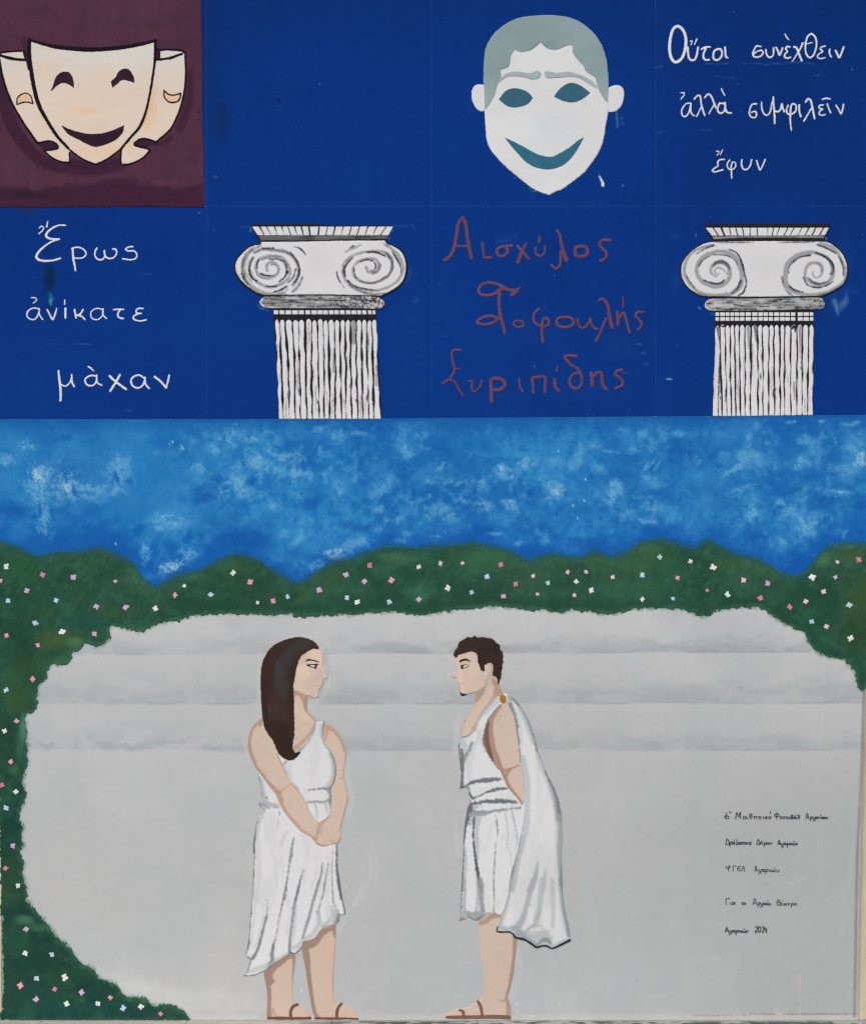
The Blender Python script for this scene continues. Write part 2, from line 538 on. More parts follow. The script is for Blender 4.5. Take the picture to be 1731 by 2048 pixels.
for rd, t, w, a_ in ((rD, "605,1100 745,1102", 1.3, .45), (rD, "1130,530 1250,523", 1.5, .25), (rD, "255,554 310,552", 1.3, .4), (rD, "1020,1655 1085,1657", 2, .4),
    (rD, "590,548 690,556", 2, .12), (rD, "150,1615 230,1612", 2, .15), (rD, "370,1105 480,1105", 1.5, .12),
    (rC, "420,396 480,402 540,400 600,396", 2, .35), (rC, "720,395 800,392 860,398 900,406 1000,396 1130,390 1220,392 1310,404", 2, .38),
    (rC, "0,428 60,420", 1.6, .6), (rC, "1619,428 1619,452", 1.4, .8), (rC, "1308,494 1322,500 1335,493", 1.5, .6),
    (rC, "370,944 460,943", 1.5, .35), (rC, "470,500 560,510 660,522", 3, .2), (rC, "700,450 690,500 720,520", 2, .14), (rC, "1340,430 1365,470 1340,500", 2, .15),
    (rC, "0,975 60,955", 3, .2), (rB, "802,95 804,40 808,-40", 1.0, .5), (rB, "372,150 445,147", 1.2, .35), (rB, "1160,1972 1390,1972", 1, .5),
    (rB, "520,1715 542,1708", 1.6, .6), (rB, "695,1842 750,1836", 1.8, .9), (rB, "670,1806 700,1812", 1.2, .6), (rB, "1545,1045 1546,1100 1552,1150 1552,1205", 3.6, .55), (rB, "1593,1110 1592,1140", 1.6, .4),
    (rB, "1595,1175 1620,1165", 4, .3), (rB, "1370,1655 1371,1665", 1.4, 1), (rB, "1605,1780 1606,1784", 1.8, .9),
    (rE, "125,108 200,106 240,104", 1, .3), (rE, "128,110 130,150", 1, .25), (rE, "228,120 230,150", 1.8, .9), (rE, "1500,95 1620,92", 1, .35), (rE, "1650,80 1690,130", 3, .25),
    (rE, "1455,190 1445,212", 2.6, .9), (rE, "1490,120 1480,150", 1.6, .7), (rE, "292,795 300,815 330,832 380,842", 1.8, .8), (rE, "1620,470 1640,520 1610,600", 5, .14), (rE, "1680,770 1720,745", 3, .22),
    (rG, "1590,1058 1618,1056", 3, .4), (rG, "1618,1130 1655,1122", 2.4, .4), (rG, "1480,1278 1530,1286", 2, .35), (rG, "30,586 34,588", 2, .8), (rG, "776,1220 778,1236", 2, .9),
    (rG, "480,245 560,235 640,200", 6, .12), (rG, "1640,1215 1668,1210", 3, .25), (rH, "220,145 226,185", 1.4, .7), (rH, "248,815 262,828", 2.4, .8), (rH, "350,868 385,880", 2.2, .5),
    (rH, "1372,195 1380,215", 2.2, .8), (rH, "1410,90 1450,85", 1, .3), (rS1, "684,785 689,800", 2, .0)):
    P_.stroke(rd(t), w, C(160, 182, 214), a_ * .6, 1.2, rag=0.5, seed=7)
P_.stroke(rB("1370,1682 1385,1712 1402,1745 1408,1780"), [1.2, 3, 4.6, 5.4], C(226, 226, 228), 1, 1)
P_.stroke([(1332, 758), (1343, 758)], 1.6, C(170, 190, 220), .7, 1)
P_.stroke([(557, 190), (557, 194)], 1.6, C(215, 222, 232), 1, 1)
P_.blob(557, 200, 5, 12, C(8, 30, 70), .6, seed=3)
P_.blob(430, 353, 5, 4, C(90, 95, 110), .7, seed=4)
P_.stroke([(399, 424), (399, 426)], 1.8, C(200, 205, 215), 1, 1)
rs = np.random.RandomState(5)
for _ in range(70):
    x_, y_ = rs.uniform(415, 1728), rs.uniform(5, 830)
    P_.stroke([(x_, y_), (x_ + rs.uniform(-1, 1), y_ + rs.uniform(0, 2))], rs.uniform(.8, 1.5), C(140, 165, 205), rs.uniform(.15, .6), 1)
P_.blob(60, 422, 9, 6, C(62, 34, 62), .8, seed=6); P_.blob(78, 419, 7, 5, C(80, 40, 66), .7, seed=8); P_.blob(40, 419, 14, 4, C(60, 34, 62), .7, seed=9)
P_.grain(0.006)
xs = [(-5, 412.3), (412.7, 862.4), (862.8, 1310.1), (1310.5, 1740)]
skyline = lambda x: 838.5 - 8.5 * max(0.0, min(1.0, (x - 500) / 1231.0))
def quad(a, b, y0, y1, dx=0):
    return f_poly([(a, y0), (b, y0), (b + dx, y1(b) if callable(y1) else y1), (a + dx, y1(a) if callable(y1) else y1)], smooth=False)
LINE = C(48, 88, 150)
under = sheet("undercoat", quad(-5.5, 1740.5, -6, lambda x: skyline(x) + 1), 30, LINE, 1.95, wall, MATTE)
names = {(0, 0): None}
panel_lab = {(1, 0): "plain empty blue square right of the maroon one", (2, 0): "blue square behind the white smiling face", (3, 0): "blue square behind the three-line white quotation at top right",
             (0, 1): "blue square under the maroon one with white lettering", (1, 1): "blue square behind the left column", (2, 1): "blue square with maroon names", (3, 1): "blue square behind the right column"}
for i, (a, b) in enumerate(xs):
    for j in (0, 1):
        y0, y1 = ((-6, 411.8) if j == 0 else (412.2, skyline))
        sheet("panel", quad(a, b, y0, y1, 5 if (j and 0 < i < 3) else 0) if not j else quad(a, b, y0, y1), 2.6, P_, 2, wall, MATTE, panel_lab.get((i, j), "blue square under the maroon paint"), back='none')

# ---- painted sky band
S = Paint(-8, 826, 1745, 1200, C(32, 112, 180))
g = S.grid(); X, Y = g[2], g[3]
hx = [0, 27, 60, 84, 120, 160, 201, 235, 265, 285, 308, 369, 400, 436, 469, 500, 523, 549, 580, 600, 624, 664, 714, 768, 848, 949, 1016, 1042, 1062, 1103, 1136, 1160, 1191, 1218, 1252, 1285, 1329, 1369, 1392, 1416, 1443, 1469, 1520, 1540, 1563, 1590, 1613, 1633, 1654, 1687, 1731]
hy = [1086, 1091, 1108, 1111, 1104, 1103, 1098, 1112, 1126, 1155, 1178, 1147, 1140, 1122, 1109, 1114, 1125, 1145, 1162, 1167, 1152, 1125, 1115, 1095, 1096, 1087, 1101, 1115, 1123, 1108, 1115, 1114, 1103, 1116, 1105, 1083, 1081, 1095, 1096, 1082, 1095, 1108, 1122, 1132, 1148, 1155, 1142, 1115, 1095, 1086, 1088]
HT = np.interp(X[0], hx, hy)[None, :]
n1 = fbm(X, Y, 190, 101, 4); n2 = fbm(X, Y, 70, 105, 4); n3 = fbm(X + 30 * n2, Y, (34, 22), 110, 4)
S.mix(g[:2], 0.8 * sstep(.44, .72, n1), C(46, 132, 194))
S.mix(g[:2], 0.6 * sstep(.5, .28, n1), C(24, 98, 172))
S.mix(g[:2], 0.55 * sstep(.5, .75, n2), C(54, 138, 198))
S.mix(g[:2], 0.35 * sstep(.48, .25, n2), C(22, 92, 168))
S.mix(g[:2], 0.28 * sstep(.5, .75, n3), C(80, 155, 206))
S.mix(g[:2], 0.22 * sstep(.48, .25, n3), C(18, 86, 166))
fine = fbm(X + 8 * n3, Y, (12, 9), 240, 4); fin2 = fbm(X, Y + 8 * n3, (10, 13), 245, 4); cl = fbm(X, Y, 60, 250, 3)
act = .35 + .65 * sstep(300, 520, X)
S.mix(g[:2], .36 * act * sstep(.52, .66, fine) * sstep(.42, .6, cl), C(88, 158, 204))
S.mix(g[:2], .3 * act * sstep(.57, .68, fin2) * sstep(.5, .64, cl), C(132, 186, 214))
S.mix(g[:2], .36 * act * sstep(.48, .34, fin2), C(18, 90, 166))
S.mix(g[:2], .25 * sstep(.46, .3, fine) * sstep(.6, .42, cl), C(16, 84, 158))
S.mix(g[:2], .55 * sstep(420, 250, X) * sstep(60, 120, HT - Y) * sstep(.3, .6, n1 + .1), C(44, 128, 190))
S.mix(g[:2], .1, C(38, 120, 182))
S.mix(g[:2], 0.65 * sstep(872, 838, Y + 22 * (n2 - .5)), C(24, 92, 164))
S.mix(g[:2], 0.75 * sstep(62, 10, HT - Y + 60 * (n2 - .5)), C(20, 88, 170))
r2 = frame(580, 820, .33507); r3 = frame(1151, 820, .33507)
LT = C(84, 158, 206); DRY = C(122, 178, 212); DRY2 = C(168, 202, 222); DK = C(18, 92, 172)
def sky_blobs(rd, txt, k0):
    for i, w in enumerate(txt.split()):
        kd = w[0]; v = [float(q) for q in w[1:].split(',')]
        cx_, cy_, rx_, ry_ = v[:4]; rot = v[4] if len(v) > 4 else 0
        x_, y_ = rd.x0 + cx_ * rd.s, rd.y0 + cy_ * rd.s; rx_ *= rd.s; ry_ *= rd.s
        sd = (k0 + i * 3) % 80
        if kd == 's': S.blob(x_, y_, rx_, ry_, C(62, 144, 200), .36, rot, .45, sd)
        elif kd == 'k': S.blob(x_, y_, rx_, ry_, DK, .75, rot, .3, sd)
        elif kd == 'D': S.blob(x_, y_, rx_, ry_, C(20, 84, 164), .6, rot, .4, sd)
        elif kd == 'h': S.blob(x_, y_, rx_ * 1.1, ry_ * 1.1, DRY2, .75, rot, .5, sd, dry=.55)
        elif kd == 'd':
            S.blob(x_, y_, rx_ * 1.15, ry_ * 1.15, C(84, 160, 208), .22, rot, .7, sd)
            S.blob(x_, y_, rx_ * 1.4, ry_ * 1.4, DRY, .62, rot, .7, sd, dry=.52)
        elif kd == 'c':
            S.blob(x_, y_, rx_ * 1.2, ry_ * 1.2, C(86, 160, 208), .32, rot, .7, sd)
            S.blob(x_, y_, rx_ * 1.1, ry_ * 1.1, C(116, 174, 210), .44, rot, .8, sd + 1, dry=.46)
sky_blobs(rS1, "D60,600,140,60 D680,830,130,40,10 D1380,770,220,60 D1220,500,110,70 s560,350,130,120 s80,230,120,110 s450,250,170,90 s40,420,90,120 d250,350,90,80 d230,440,80,90 d390,450,90,100,20 d560,480,150,70 d720,330,70,100 d690,480,80,30 h230,400,50,70 h400,470,40,50 k690,400,22,75,-25 k770,420,40,30,20 k450,490,20,60,-20 d160,200,50,30 d40,300,50,30 d270,650,70,90 k200,640,25,25 k320,620,18,50,-20 k240,600,14,50 s1000,620,140,100 s1010,700,170,120 d990,660,110,50 k835,720,45,60 k1120,760,35,70,20 k930,830,45,80 k1020,810,70,60,-20 d870,850,35,70 d1030,930,100,36,-15 h1030,935,95,30,-15 d1140,850,55,50 d1180,340,50,30 s1190,400,50,50 d1350,190,60,60 d1380,130,60,40 d1530,170,90,40 d1280,240,40,25 d1530,320,70,40,25 d1430,430,90,70 d1470,500,60,35 k1300,410,50,30 k1500,440,40,60,10 k1350,480,40,30 d1330,490,40,30 d1630,260,40,40 d1680,380,30,60,10 s1600,650,160,110 s1650,850,120,90 d1640,580,60,40 s340,900,120,30 s900,1000,80,30 d930,250,30,12 d1090,225,20,25 d1010,205,12,20 d1700,280,40,40 s1260,300,150,110 s120,720,120,80", 3)
sky_blobs(r2, "D1450,850,160,50,10 D400,700,160,50,10 D120,560,80,60 d30,350,36,110,15 s200,130,90,50 c260,150,40,24 c180,110,50,25 s700,220,130,80 c690,250,60,40 s230,380,50,50 s300,430,60,90,-10 c300,460,50,50 c590,420,50,70,30 s510,350,60,60 c510,500,60,80,20 c540,590,40,40 s780,400,80,80 c900,350,34,28 c840,430,50,20,15 d1260,350,70,40,-20 h1260,345,50,25,-20 d1320,390,50,24 d1400,320,60,30 d1150,440,50,50 d1160,570,50,40 d1310,570,50,40 c1570,300,50,40,30 s1580,230,70,60 d1580,470,80,60,45 h1600,480,60,35,45 c1700,310,40,50 s60,720,100,100 c60,760,60,50 s130,820,80,50 c340,820,160,40,-6 h270,850,90,25,-5 c400,780,90,30 d270,875,60,20 c660,780,45,20 c640,650,60,28 s700,600,80,60 c900,590,70,40 s1000,680,160,70 c960,650,60,30 c820,640,35,12,25 c520,710,40,18 D620,620,30,40 c880,755,45,10 c1230,740,70,12 c1480,730,18,34,-20 c1520,770,25,35 s1530,770,60,60 c1360,800,25,20 d170,930,60,30 s1550,350,160,130 s420,250,60,40 c1040,540,60,16,15 c100,380,30,20 c40,510,50,18,40 c400,140,50,20 c700,740,40,25 s1250,640,140,60 c1010,440,40,16,-30 k1440,500,50,40 k740,520,40,60", 20)
sky_blobs(r3, "D620,260,120,110 D100,800,200,50,5 D700,820,160,50 D1330,940,140,60,-20 D1480,560,120,80 D1700,560,60,90 s100,190,80,70 c110,220,50,26 c30,220,36,36 s300,200,100,90 c290,120,40,25 c140,350,60,36 c450,320,12,50,35 c480,340,12,55,35 c420,340,12,50,35 s430,420,140,70 c450,410,70,30 c470,450,70,24 d240,460,50,50 d210,530,28,60 c400,520,80,14 c470,580,120,34 c310,630,80,36,15 d420,660,50,20 s950,150,190,120 s1000,320,170,110 c1030,170,22,70 c1080,100,36,36 c880,290,44,34,-25 c1050,280,110,50,10 d950,360,80,20,-30 s800,420,140,100 s750,600,180,130 s700,720,120,80 c1380,180,60,34 s1400,250,160,110 c1450,240,60,60 s1650,250,130,150 c1660,200,80,90,30 c1640,80,70,20 h1650,78,50,14 d1510,350,70,34,15 d1350,310,44,50 c1620,360,80,70 h1700,300,40,80 c1570,488,90,16,5 h1560,485,60,12,5 d1210,560,34,24 d1260,610,70,30 d1070,610,50,50,30 d1360,660,70,50,30 h1330,660,50,24,30 d1360,720,50,30,40 d1235,780,34,20,45 s1300,640,150,100 s1240,760,120,90 k1390,112,22,24 k1430,120,20,22 k860,330,34,28 k1200,590,44,34 k1180,112,16,20 d1270,72,40,9 d1460,70,30,10 s560,620,90,60 c980,470,90,20,-10 c1360,520,24,24 c1600,740,40,16,-50 c600,140,50,18 c200,250,60,16,10 D900,840,110,30 c340,240,30,22", 45)
rs = np.random.RandomState(17)
for _ in range(240):            # short dabs of the half-dry brush
    x_, y_ = rs.uniform(360, 1731), rs.uniform(856, 1085); a_ = rs.uniform(-.9, .5); l_ = rs.uniform(5, 20)
    S.stroke([(x_, y_), (x_ + l_ * math.cos(a_), y_ + l_ * math.sin(a_))], [2, rs.uniform(2, 6), 1], [C(100, 168, 210), DRY, DK, C(60, 142, 200)][rs.randint(4)], rs.uniform(.06, .22), 3, rag=1.5, dry=.4 if rs.rand() < .5 else 0, seed=rs.randint(60))
for x_, y_ in ((231, 1086), (1115, 901), (1145, 1010), (1154, 1035), (1168, 1000), (1170, 957), (345, 882), (365, 895)):
    S.stroke([(x_, y_), (x_ + .5, y_ + 3)], 2, C(205, 220, 228), .9, 1)
S.stroke([(0, 840), (400, 841), (800, 839), (1731, 833)], 2.4, C(20, 76, 148), .5, 3)
S.stroke([(257, 842), (300, 843)], 1.6, C(90, 150, 200), .5, 2)
# the sky was painted wet against the bushes: colours run into each other
m = sstep(13, -7, HT - Y + 16 * (n3 - .5))
S.mix(g[:2], .95 * m, C(37, 84, 92))
S.grain(0.016)
sky_pts = [(-5, 838.5), (500, 838.5), (900, 836), (1731, 830.2), (1740.5, 830), (1740.5, 1190), (-5, 1190)]
sky_band = sheet("painted_sky", f_poly(sky_pts, smooth=False), 1.5, S, 3, origin=(CX, 1190))
tag(sky_band, kind="structure")

# ---- pale grey steps of the painted theatre
BT = [(369, 1235), (402, 1229), (450, 1226), (520, 1228), (580, 1227), (647, 1230), (714, 1227), (781, 1222), (835, 1229), (881, 1224), (932, 1217), (982, 1212), (1032, 1215), (1083, 1219), (1116, 1224), (1151, 1219), (1218, 1227), (1268, 1217), (1319, 1217), (1359, 1217), (1406, 1232), (1436, 1220), (1486, 1214), (1513, 1212), (1536, 1225), (1571, 1248), (1609, 1265), (1620, 1289), (1646, 1310), (1685, 1319), (1708, 1345), (1717, 1375), (1727, 1378), (1737, 1362)]
LEFT = [(347, 1240), (312, 1248), (282, 1263), (254, 1257), (222, 1252), (217, 1276), (196, 1292), (171, 1285), (160, 1297), (143, 1304), (139, 1322), (125, 1329), (102, 1330), (94, 1345), (92, 1357), (76, 1373), (74, 1401), (67, 1422), (52, 1428), (53, 1477), (54, 1523), (48, 1547), (47, 1574), (50, 1597), (43, 1614), (37, 1636), (47, 1653), (41, 1668), (48, 1695), (38, 1703), (46, 1729), (43, 1745), (47, 1762), (54, 1785), (54, 1800), (69, 1822), (92, 1845), (111, 1870), (136, 1893), (150, 1912), (162, 1928), (185, 1937), (201, 1958), (231, 1970), (250, 1993), (284, 1995), (305, 2011), (342, 2011), (358, 2018), (370, 2027), (379, 2040.4), (360, 2040.4), (3, 2040.4), (3, 2020), (8, 2000), (8, 1905), (5, 1890), (6, 1860), (4, 1830), (2, 1750), (-1, 1600), (-5, 1500)]
G = Paint(-2, 1195, 1740, 2046, C(187, 187, 187))
g = G.grid(); X, Y = g[2], g[3]
G.mix(g[:2], .8 * sstep(1420, 1215, Y), C(199, 199, 200))
G.mix(g[:2], .6 * sstep(.45, .7, fbm(X, Y, 200, 120, 4)), C(193, 194, 195))
G.mix(g[:2], .5 * sstep(.5, .3, fbm(X, Y, 160, 122, 4)), C(180, 183, 184))
G.mix(g[:2], .9 * sstep(1000, 1650, X) * sstep(1400, 1750, Y), C(167, 168, 168))  # this and the next mix paint the lower-right vignette into the grey
G.mix(g[:2], .55 * sstep(1500, 1900, Y) * sstep(400, 900, X), C(178, 180, 180))
G.mix(g[:2], .3 * sstep(.5, .75, fbm(X, Y, (90, 26), 125, 4)) * sstep(1560, 1300, Y), C(180, 185, 187))
for k_, (yl, yr, hgt, st) in enumerate(((1309.5, 1303, 26, .75), (1408, 1406, 38, .7), (1500, 1500, 30, .62))):
    yy = yl + (yr - yl) * X / 1731
    d = yy - Y
    nn = fbm(X, Y, (46, 14), 130 + 5 * k_, 4)
    band = sstep(hgt * 1.5, 2, d + 34 * (nn - .5)) * (d > 0)
    dark = .5 + .5 * sstep(330, 700, X)
    pat = sstep(.36, .62, fbm(X, Y, (75, 26), 330 + k_, 4)); fin = fbm(X, Y, (11, 7), 340 + k_, 3)
    G.mix(g[:2], band * st * dark * (.35 + .65 * pat) * (.65 + .7 * fin), C(158, 162, 163))
    G.mix(g[:2], band * .4 * sstep(.5, .7, fbm(X, Y, (30, 16), 150 + k_, 3)), C(168, 177, 180))
    G.mix(g[:2], .42 * (1 if k_ < 2 else sstep(500, 800, X)) * sstep(2.6, .3, np.abs(d)) * (.1 + sstep(.4, .6, fbm(X, Y, (60, 5), 160, 2))), C(140, 143, 146))
    G.mix(g[:2], .45 * sstep(hgt * 2.6, 6, d + 40 * (fbm(X, Y, (70, 30), 190 + k_, 4) - .5)) * (d > 0) * sstep(.5, .62, fbm(X, Y, (55, 30), 195 + k_, 4)), C(170, 175, 178))
    G.mix(g[:2], .12 * sstep(0, -5, d) * sstep(-22, -6, d), C(199, 200, 200))
for x_, y_, rx_, ry_, a_ in ((240, 1492, 60, 9, .5), (265, 1498, 26, 8, .5), (340, 1484, 60, 6, .35), (90, 1492, 24, 9, .4), (420, 1497, 40, 6, .4), (470, 1500, 50, 8, .4), (240, 1402, 45, 9, .3)):
    G.blob(x_, y_, rx_, ry_, C(158, 161, 164), a_, seed=int(x_) % 50, rag=.5)
# repainted haloes round the two figures
rW1 = frame(470, 1250, .1502); rW2 = frame(470, 1500, .1502); rW3 = frame(470, 1760, .1502)
rM1 = frame(880, 1250, .16176); rM2 = frame(880, 1500, .16176); rM3 = frame(880, 1760, .16176)
for rd, t, w, a_, c_ in ((rW1, "1130,330 1190,450 1230,600 1260,720 1200,830 1130,960 1000,1060", 14, .6, C(196, 197, 197)),
    (rW1, "1190,360 1210,480 1230,580 1250,660", 7, .5, C(165, 168, 170)), (rW1, "1180,750 1150,860 1120,950", 9, .5, C(165, 168, 168)),
    (rW1, "330,400 310,700 330,1000 320,1150", 9, .35, C(200, 200, 200)), (rW1, "1200,1290 1380,1420 1470,1570 1510,1750", 9, .4, C(168, 173, 175)),
    (rW1, "150,1500 140,1650 180,1800", 9, .35, C(198, 198, 196)), (rW2, "1500,100 1480,300 1530,500 1550,700 1500,900", 10, .45, C(196, 197, 197)),
    (rW2, "200,1300 190,1600 180,1900", 8, .4, C(195, 195, 192)), (rW3, "1700,60 1620,280 1570,380 1480,520 1380,650", 8, .5, C(204, 204, 204)), (rW3, "1580,380 1490,520", 6, .4, C(160, 163, 164)),
    (rW3, "840,1200 830,1450 880,1600", 16, .35, C(178, 184, 188)), (rW3, "900,1430 870,1520", 3, .6, C(205, 208, 208)), (rM1, "150,400 120,600 180,720 230,860 330,900", 8, .4, C(196, 196, 197)),
    (rM1, "220,1150 200,1350 180,1600", 10, .45, C(200, 200, 200)), (rM2, "180,880 210,1100 220,1300", 9, .45, C(202, 202, 205)), (rM3, "960,900 980,1150 900,1400 850,1480", 14, .5, C(194, 197, 200)),
    (rM3, "940,1480 945,1600 940,1640", 2.5, .7, C(208, 206, 204)), (rM3, "1700,1400 1600,1500", 9, .2, C(190, 190, 190)), (rM3, "500,900 420,1200 300,1450", 14, .3, C(175, 180, 184))):
    G.stroke(rd(t), w, c_, a_, w * .9, rag=2, seed=12)
G.stroke([(1290, 1999), (1350, 1985)], 5, C(188, 188, 188), .6, 4); G.stroke([(1270, 1958), (1274, 1963)], 1.4, C(140, 140, 140), .5, 1)
for pts, w, a_ in (([(735, 1700), (742, 1730), (738, 1760), (722, 1800)], 5, .35), ([(655, 1290), (668, 1320), (668, 1380)], 4, .3), ([(1130, 1830), (1150, 1850)], 3, .3), ([(742, 1680), (752, 1720), (750, 1780)], 2, .35), ([(690, 1772), (692, 1774)], 3, .9)):
    G.stroke(pts, w, C(205, 205, 205), a_, 3)
G.blob(290, 1975, 110, 26, C(206, 206, 206), .55, rot=20, seed=14, rag=.3)
G.blob(390, 2000, 160, 30, C(200, 201, 202), .5, seed=15)
G.mix(g[:2], .6 * sstep(2024, 2036, Y + 4 * (fbm(X, Y, 60, 170, 3) - .5)), C(198, 196, 191))
rX = frame(1420, 1600, .17967)
G.stroke(rX("1620,40 1600,140 1640,400 1560,660 1570,860 1480,1000 1510,1250 1450,1600"), 12, C(183, 184, 184), .35, 12, rag=3)
G.stroke([(1727, 1380), (1721, 1560), (1714, 1700), (1711, 1850), (1708, 2034)], 5, C(120, 121, 118), .75, 5, rag=.8)  # shadow of the groove beside the pier, painted into the grey
G.stroke([(1380, 2030.5), (1480, 2030), (1580, 2028), (1731, 2028)], 1.6, C(130, 100, 102), .75, 1.4, rag=.9, dry=.2)
G.stroke([(1598, 1950), (1599, 2000), (1598, 2028)], 1.6, C(205, 198, 176), .7, 1.4, rag=.4)
G.blob(1556, 2027, 16, 3, C(220, 200, 178), .9, seed=2); G.blob(1063, 2032, 6, 3, C(215, 212, 204), .9, seed=2)
for x_, y_ in ((1516, 1273), (137, 1395), (1533, 1354), (1650, 1314), (1445, 1420)):
    G.stroke([(x_, y_), (x_ + 1, y_ + .5)], 1.8, C(120, 125, 125), .8, 1)
G.blob(1480, 1375, 8, 3, C(150, 158, 162), .5, rot=30, seed=4)
# green brushed thinly over the grey along the foot of the bushes
HB = f_poly([(-20, 1190), (1760, 1190), (1760, 1362)] + [p for p in BT][::-1] + LEFT[:-8] + [(-20, 2046)], smooth=True)
db = HB(X, Y, float(X[0, 0]), float(Y[0, 0]), 1.0)
feather = db + 11 * (fbm(X, Y, 8, 180, 3) - .5) + 5 * (vn(X, Y, (2.2, 4), 184) - .5)
G.mix(g[:2], .7 * sstep(6.5, -1.5, feather), C(84, 122, 106))
G.mix(g[:2], .07 * sstep(.52, .72, fbm(X, Y, (16, 130), 350, 4)), C(176, 178, 178))
G.mix(g[:2], .07 * sstep(.52, .72, fbm(X, Y, (20, 110), 355, 4)), C(200, 200, 200))
G.mix(g[:2], .22 * sstep(.55, .75, fbm(X, Y, (120, 14), 360, 4)) * sstep(1500, 1560, Y), C(174, 177, 178))
rs = np.random.RandomState(77)
for _ in range(60):
    x_ = rs.uniform(330, 1700); y_ = 2040 - rs.exponential(18); G.blob(x_, y_, rs.uniform(2, 7), rs.uniform(1, 4), C(150, 146, 138) if rs.rand() < .6 else C(212, 208, 198), rs.uniform(.1, .4), seed=rs.randint(60))
for _ in range(50):
    x_, y_ = rs.uniform(80, 1700), rs.uniform(1240, 2030); G.stroke([(x_, y_), (x_ + rs.uniform(-1, 1), y_ + rs.uniform(0, 1.5))], rs.uniform(.8, 1.6), C(150, 152, 152) if rs.rand() < .6 else C(214, 214, 214), rs.uniform(.2, .7), 1)
for _ in range(14):
    x_, y_ = rs.uniform(700, 1650), rs.uniform(1540, 2000); a_ = rs.uniform(-.6, .6); l_ = rs.uniform(12, 50)
    G.stroke([(x_, y_), (x_ + l_ * .5, y_ + l_ * .5 * a_ + 2), (x_ + l_, y_ + l_ * a_)], rs.uniform(1, 4), C(198, 199, 199), rs.uniform(.15, .4), 2, rag=1, dry=.3, seed=rs.randint(60))
G.a += np.array([-.003, .0, .004], np.float32)
G.grain(0.009)
steps = thing("painted_steps", None, None, CX, BASE, kind="structure")
lv = [lambda x: 1197, lambda x: 1309.5 - 6.5 * x / 1731, lambda x: 1408 - 2 * x / 1731, lambda x: 1500.5, lambda x: 2040.6]
for i in range(4):
    a, b = lv[i], lv[i + 1]
    e = 0.0
    x1 = 1733
    sheet("step", f_poly([(2, a(0) - e), (x1, a(1731) - e), (x1, b(1731)), (2, b(0))], smooth=False), 3.0 if i == 3 else 2.4, G, 1.7, steps, back='none')

# ================================================================== BUSHES
def edge_d(x, y):
    xi = np.clip((x - G.x0).astype(int), 0, G.w - 1); yi = np.clip((y - G.y0).astype(int), 0, G.h - 1)
    return np.where(y > G.y0, feather[yi, xi], -14)
def hedge_colour(x, y):
    top = np.interp(x, hx, hy)
    d = y - top
    n1 = fbm(x, y, 110, 201, 4)[:, None]; n2 = fbm(x, y, 38, 205, 4)[:, None]; n3 = fbm(x, y, (16, 10), 209, 3)[:, None]
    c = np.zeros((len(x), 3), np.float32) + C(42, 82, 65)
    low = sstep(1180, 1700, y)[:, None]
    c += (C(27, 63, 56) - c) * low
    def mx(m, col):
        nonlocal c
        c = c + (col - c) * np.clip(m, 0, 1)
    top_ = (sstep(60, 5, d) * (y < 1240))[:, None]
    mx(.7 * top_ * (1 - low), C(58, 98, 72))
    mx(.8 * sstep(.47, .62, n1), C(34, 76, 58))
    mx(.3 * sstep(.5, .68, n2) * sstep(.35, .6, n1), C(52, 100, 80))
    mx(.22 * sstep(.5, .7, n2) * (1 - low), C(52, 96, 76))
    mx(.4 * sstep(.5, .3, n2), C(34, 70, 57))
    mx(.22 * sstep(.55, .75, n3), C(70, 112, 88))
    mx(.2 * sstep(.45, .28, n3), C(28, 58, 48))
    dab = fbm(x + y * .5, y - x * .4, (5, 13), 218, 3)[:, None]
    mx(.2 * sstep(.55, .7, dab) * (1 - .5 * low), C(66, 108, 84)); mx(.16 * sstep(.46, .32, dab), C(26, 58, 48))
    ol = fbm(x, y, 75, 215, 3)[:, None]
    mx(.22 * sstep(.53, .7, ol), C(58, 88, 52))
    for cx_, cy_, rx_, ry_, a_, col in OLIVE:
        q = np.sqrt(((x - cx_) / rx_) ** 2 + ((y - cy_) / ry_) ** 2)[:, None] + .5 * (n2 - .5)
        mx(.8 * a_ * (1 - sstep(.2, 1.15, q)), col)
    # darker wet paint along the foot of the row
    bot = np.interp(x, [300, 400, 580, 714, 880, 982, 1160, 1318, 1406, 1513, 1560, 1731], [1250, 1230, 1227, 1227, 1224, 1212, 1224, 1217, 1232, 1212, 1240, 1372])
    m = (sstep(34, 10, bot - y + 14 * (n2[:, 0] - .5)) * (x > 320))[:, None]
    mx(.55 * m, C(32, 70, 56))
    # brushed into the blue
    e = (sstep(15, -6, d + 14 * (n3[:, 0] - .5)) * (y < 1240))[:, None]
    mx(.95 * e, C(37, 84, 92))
    e2 = sstep(-9, 0, edge_d(x, y))[:, None]       # thin greyish rim of the last brush marks
    mx(.35 * e2 * (x > 14)[:, None], C(84, 122, 106))
    c += ((vn(x, y, 2.4, 230) - .5) * .022)[:, None]
    return c
DG, OL, LG, TL, BD = C(26, 62, 50), C(70, 92, 46), C(78, 128, 98), C(26, 74, 72), C(24, 50, 50)
